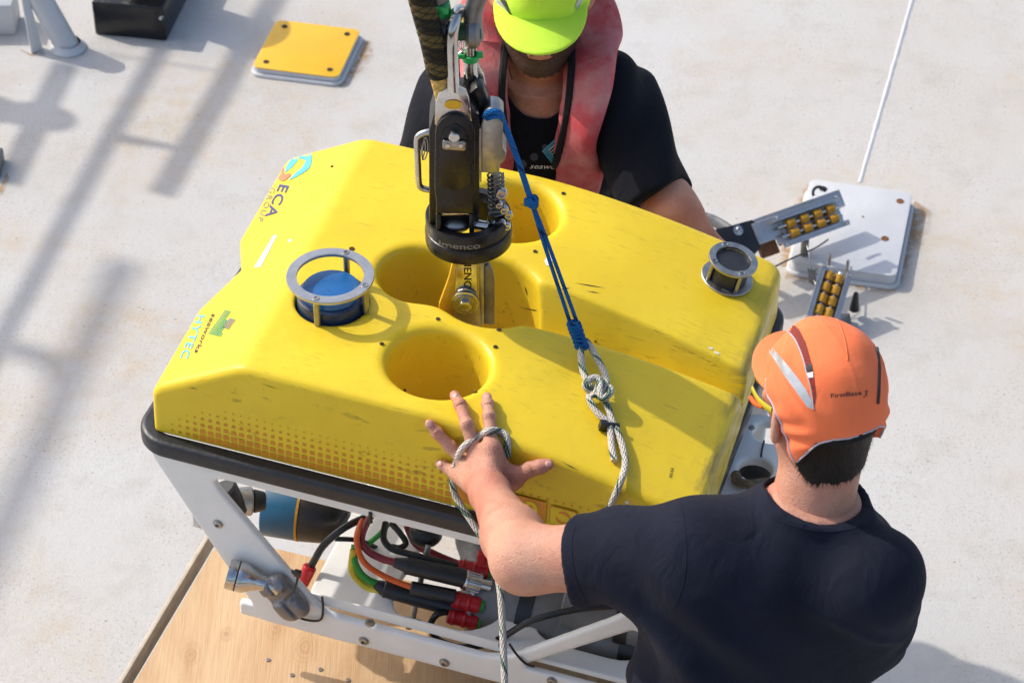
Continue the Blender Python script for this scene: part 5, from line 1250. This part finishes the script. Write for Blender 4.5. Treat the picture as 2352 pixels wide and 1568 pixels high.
shB = link_mesh('t_shirt', sdf_mesh(f_shirtB, lo, hi, .0052), G['navy_b'], pB, True, 180); BSB = bvh_of(shB)
legs(pB, pelB, fB, G['trousers'], G['sole'])
KB = [(0, .020), (45, .012), (60, .004), (90, -.006), (120, -.014), (180, .0)]
capB, brimB = cap_parts(pB, HB, G['cap_yellow'], KB, L=.082, drop=.10, curve=2.8, W=.084, z0=.034)
BCB = bvh_of(capB)
for pts in ([(1136, 2), (1146, 0), (1170, 20), (1182, 55), (1176, 54), (1160, 26)], [(1326, 0), (1338, 0), (1330, 16), (1322, 24), (1320, 14)]): patch('reflective_stripe', BCB, pts, G['reflect_grey'], capB, .0012)
patch('mesh_panel', BCB, [(1150, 0), (1162, 0), (1170, 22), (1180, 46), (1166, 24)], G['print_black'], capB, .0016)
def f_hairB(p):
    q = loc(p, HB); d = ell(q, Matrix.Translation((0, -.014, .034)), (.0795, .100, .091)); ph = np.degrees(np.arctan2(np.abs(q[:, 0]), q[:, 1]))
    low = np.interp(ph, [0, 60, 72, 95, 110, 140, 180], [.05, .03, -.03, -.01, -.03, -.06, -.07]); return np.maximum(d, (low-q[:, 2])*.6)
link_mesh('hair', sdf_mesh(f_hairB, HB.translation-Vector((.15,)*3), HB.translation+Vector((.15,)*3), .004, lip=2.5), G['hair'], pB, True, 180)
# life jacket: folded collar band on each side
def band(pts, w, th, bvh, name, mat, parent, lift=.004, n=8, puff=.5):
    """soft flat band lying on the chest; pts: (u, v, width scale)"""
    S = spline([(a, b, c) for a, b, c in pts], n); C_ = []
    for s in S:
        h = hit(bvh, s.x, s.y); C_.append([h[0] if h else None, h[1] if h else None, s.z])
    last = next(c for c in C_ if c[0] is not None)
    for i, c in enumerate(C_):
        if c[0] is None:
            d_ = depth(C_[i-1][0]) if i and C_[i-1][0] is not None else depth(last[0]); c[0] = WD(S[i].x, S[i].y, d_); c[1] = Vector((0, -.6, .8))
    P = [c[0] for c in C_]; N = [c[1] for c in C_]
    for _ in range(6):
        P = [P[0]]+[(P[i-1]+P[i]*2+P[i+1])/4 for i in range(1, len(P)-1)]+[P[-1]]; N = [N[0]]+[((N[i-1]+N[i]*2+N[i+1])/4).normalized() for i in range(1, len(N)-1)]+[N[-1]]
    sec = []
    for k in range(20):
        a = 2*math.pi*k/20; ca, sa = math.cos(a), math.sin(a); sec.append((math.copysign(abs(ca)**.55, ca), math.copysign(abs(sa)**.8, sa)))
    vs_ = []; fs = []; m_ = len(P)
    for i in range(m_):
        T = (P[min(i+1, m_-1)]-P[max(i-1, 0)]).normalized(); n_ = (N[i]-T*N[i].dot(T)).normalized(); b_ = T.cross(n_)
        for x, y in sec: vs_.append(P[i]+n_*(lift+th/2+y*th/2*(1+.12*math.sin(i*.9)))+b_*x*w/2*C_[i][2])
    for i in range(m_-1):
        for k in range(20): fs.append((i*20+k, i*20+(k+1) % 20, (i+1)*20+(k+1) % 20, (i+1)*20+k))
    fs += [tuple(reversed(range(20))), tuple(range((m_-1)*20, m_*20))]
    m = MB(); m.add(vs_, fs); o = m.build(name, mat, parent, True, ang=50); fixn(o); return o
lj = band([(1300, -30, 1.2), (1345, 30, 1.3), (1366, 110, 1.25), (1362, 200, 1.12), (1350, 290, 1.08), (1326, 380, 1.05), (1304, 470, 1.0)], .085, .038, BSB, 'life_jacket', G['vest_red'], pB)
lobe = band([(1165, -30, 1.2), (1118, 40, 1.25), (1102, 120, 1.2), (1100, 200, 1.05), (1108, 290, 1.0), (1125, 400, 1.0)], .083, .038, BSB, 'jacket_lobe', G['vest_red'], lj)
seam('jacket_edge', bvh_of(lj), [(1292, 18), (1313, 110), (1310, 200), (1298, 290), (1276, 380), (1258, 450)], G['webbing'], lj, .0075)
seam('jacket_edge', bvh_of(lobe), [(1176, 30), (1160, 110), (1153, 180), (1152, 240), (1160, 300)], G['webbing'], lj, .0075)
text_on('lettering', 'seaworks', BSB, (1217, 386), (1306, 388), 11, G['print_white'], shB, shear=.35, bold=.0, off=.0015)
def dotsB(name, mat, o, ax, ay, cells):
    bm = bmesh.new()
    for i, j, s in cells:
        c = Vector(o)+Vector(ax)*i+Vector(ay)*j; bm.faces.new([bm.verts.new((*(c+Vector(ax)*a*s/2+Vector(ay)*b*s/2), 0)) for a, b in ((-1, -1), (1, -1), (1, 1), (-1, 1))])
    return finish_patch(name, bm, BSB, mat, shB, .0015)
dotsB('chevron_print', G['print_cyan'], (1248, 347), (3.4, -3.2), (3.6, 4.6), [(i, j, .85) for i in range(9) for j in range(6) if i < 3 or j < 2])
dotsB('chevron_print', G['print_white'], (1262, 344), (3.4, -3.2), (3.6, 4.6), [(i, j, .55) for i in range(4) for j in range(3)])
for u, v, r in ((1227, 360, 9), (1252, 338, 7), (1200, 376, 10), (1279, 318, 6)):
    blob('dot_print', [(u+r*math.cos(a), v+r*math.sin(a)) for a in np.linspace(0, 2*math.pi, 9)[:-1]], simple('print_slate', (.045, .055, .085), .7) if 'print_slate' not in G else G['print_slate'], parent=shB, bvh=BSB, off=.0010)
seam('collar_seam', BSB, [(1158, 176), (1180, 200), (1215, 214), (1250, 216), (1290, 206), (1316, 188)], G['navy_b'], shB, .0020)
seam('cord', bvh_of(skB), [(1163, 110), (1168, 150), (1176, 182)], G['print_black'], pB, .0008)
# ------------------------------------------------------------------ ropes
A0 = HY(1150, 262, .0)+Vector((0, -.01, .008)); B0 = on(BF, 1333, 815, .016)
br_ = thing('blue_rope', 'thin blue braided release line running from the hook down to white rope', 'rope', B0)
def bl(t): return A0+(B0-A0)*t
wv = lambda k: Vector((.0015*math.sin(k*7), 0, .0015*math.cos(k*5)))
MB().tube(spline([HY(1112, 268, -.018), HY(1122, 258, -.024), HY(1138, 256, -.026), HY(1150, 262, -.022), bl(.03), bl(.12)+wv(1), bl(.24)+wv(2), bl(.36)], 8), .0049, 10).build('line', G['rope_blue'], br_, True)
MB().tube(spline([HY(1118, 272, -.02), HY(1132, 268, -.026), HY(1150, 268, -.024), bl(.035)], 6), .0045, 10).build('turn', G['rope_blue'], br_, True)
kc = bl(.365); m = MB()
for a in range(3): m.tube([kc+Vector((.008*math.cos(t), .006*math.sin(t)-.002, -.004*a+.004+.003*math.sin(2*t))) for t in np.linspace(0, 2*math.pi, 20)], .0042, 8, closed=True)
m.build('knot', G['rope_blue'], br_, True)
for s in (-1, 1): MB().tube(spline([bl(.36), bl(.5)+Vector((s*.0028, 0, 0)), bl(.7)+Vector((s*.0042, 0, .001*s)), bl(.86)+Vector((s*.0055, 0, 0)), bl(.90)+Vector((s*.006, -.002, 0))], 8), .0032, 8).build('line', G['rope_blue'], br_, True)
m = MB()
for s in (-1, 1): m.tube(spline([bl(.885)+Vector((s*.006, -.003, .003)), bl(.92)+Vector((s*.0055, -.004, .002)), bl(.96)+Vector((s*.0058, -.003, .002)), bl(1.0)+Vector((s*.005, -.002, .001))], 6), .0050, 8)
for k in range(7): c = bl(.89+.016*k); m.tube([c+Vector((.0095*math.cos(t), .006*math.sin(t)-.003, .002*math.sin(t+k))) for t in np.linspace(0, 2*math.pi, 16)], .0030, 6, closed=True)
m.build('hitch', G['rope_blue'], br_, True)
# white rope bowline resting on the float
wr0 = thing('white_rope', 'white rope with green flecks tied in a bowline on the float, tail hanging over edge', 'rope', on(BF, 1370, 920, 0))
R = .0056
def onf(u, v, o):
    q = hit(BF, u, v); return q[0]+q[1]*o if q else WD(u, v, depth(RM @ RP(u, v, 1, -.345))-o)
def rope(pts, r=R, name='strand', parent=wr0, n=8): return MB().tube(spline([onf(u, v, o) for u, v, o in pts], n), r, 12).build(name, G['rope_white'], parent, True)
rope([(1336, 806, .022), (1329, 820, .018), (1333, 856, .013), (1343, 884, .012), (1354, 903, .013), (1368, 912, .016), (1380, 926, .018)])
rope([(1330, 812, .024), (1341, 806, .022), (1362, 830, .015), (1379, 859, .013), (1388, 889, .015), (1384, 908, .020), (1374, 920, .024), (1362, 930, .020)])
rope([(1362, 916, .012), (1342, 912, .020), (1337, 905, .024), (1348, 897, .028), (1362, 898, .030), (1366, 910, .028), (1360, 924, .020), (1350, 918, .012), (1352, 935, .012), (1370, 959, .010), (1392, 979, .010), (1398, 994, .009), (1402, 1033, .0075), (1409, 1064, .0065)])
rope([(1372, 892, .020), (1372, 908, .030), (1368, 924, .028), (1374, 938, .024), (1388, 934, .028), (1393, 922, .028), (1388, 912, .022), (1380, 916, .014), (1388, 936, .012), (1397, 957, .010), (1403, 979, .010), (1412, 995, .009), (1426, 1033, .009), (1432, 1074, .009), (1423, 1112, .010), (1405, 1154, .011), (1382, 1198, .012), (1352, 1240, .014), (1330, 1280, .02)])
c0 = on(BF, 1398, 987, .008); m = MB(); m.box((0, 0, 0), (.030, .008, .015), frame(c0, (.98, .1, -.12), z=hit(BF, 1398, 987)[1])); m.build('black_clip', G['black_plastic'], wr0, True, .002); MB().box((-.012, -.001, .002), (.012, .012, .016), frame(c0, (.98, .1, -.12), z=hit(BF, 1398, 987)[1])).build('tie_head', G['black_plastic'], wr0, True, .001)
# rope held over the back of the hand
PAN = bvh_of(pa) if False else None
hr = thing('hand_rope', 'white rope with green flecks looped over the back of the hand and hanging down', 'rope', fo(1120, 1060, 0))
def near(u, v, r):
    c = [h for h in (hit(BSK, u, v), hit(BF, u, v)) if h]; h = min(c, key=lambda h_: depth(h_[0])); return h[0]+h[1]*r
P = [onf(1170, 1040, .012), near(1168, 1024, R), near(1163, 1006, R), near(1146, 994, R), near(1124, 992, R), near(1097, 1002, R), near(1072, 1024, R), onf(1049, 1053, .016), onf(1039, 1085, .016), onf(1045, 1123, .018)]
P += [WD(1061, 1158, depth(P[-1])-.01), WD(1083, 1196, depth(P[-1])-.015), WD(1105, 1232, depth(P[-1])-.01), WD(1126, 1266, depth(P[-1])-.005)]
pd = lambda u, v: depth(RM @ RP(u, v, 1, -.345))
for u, v in ((1142, 1300), (1150, 1340), (1152, 1390), (1155, 1450), (1158, 1520), (1161, 1620), (1165, 1760)): P.append(WD(u, v, min(depth(P[3])-.0, pd(u, v)-.008)))
Q = P[:]
for _ in range(2): Q = [Q[0]]+[Q[i] if i < 7 else (Q[i-1]+Q[i]*2+Q[i+1])/4 for i in range(1, len(Q)-1)]+[Q[-1]]
MB().tube(spline(Q, 8), R, 12).build('strand', G['rope_white'], hr, True)
MB().tube(spline([WD(1152, 1325, pd(1152, 1325)-.01), WD(1164, 1330, pd(1164, 1330)-.012), WD(1172, 1338, pd(1164, 1340)-.014), WD(1166, 1348, pd(1164, 1348)-.012), WD(1156, 1344, pd(1160, 1348)-.01)], 6), R, 10).build('tuck', G['rope_white'], hr, True)
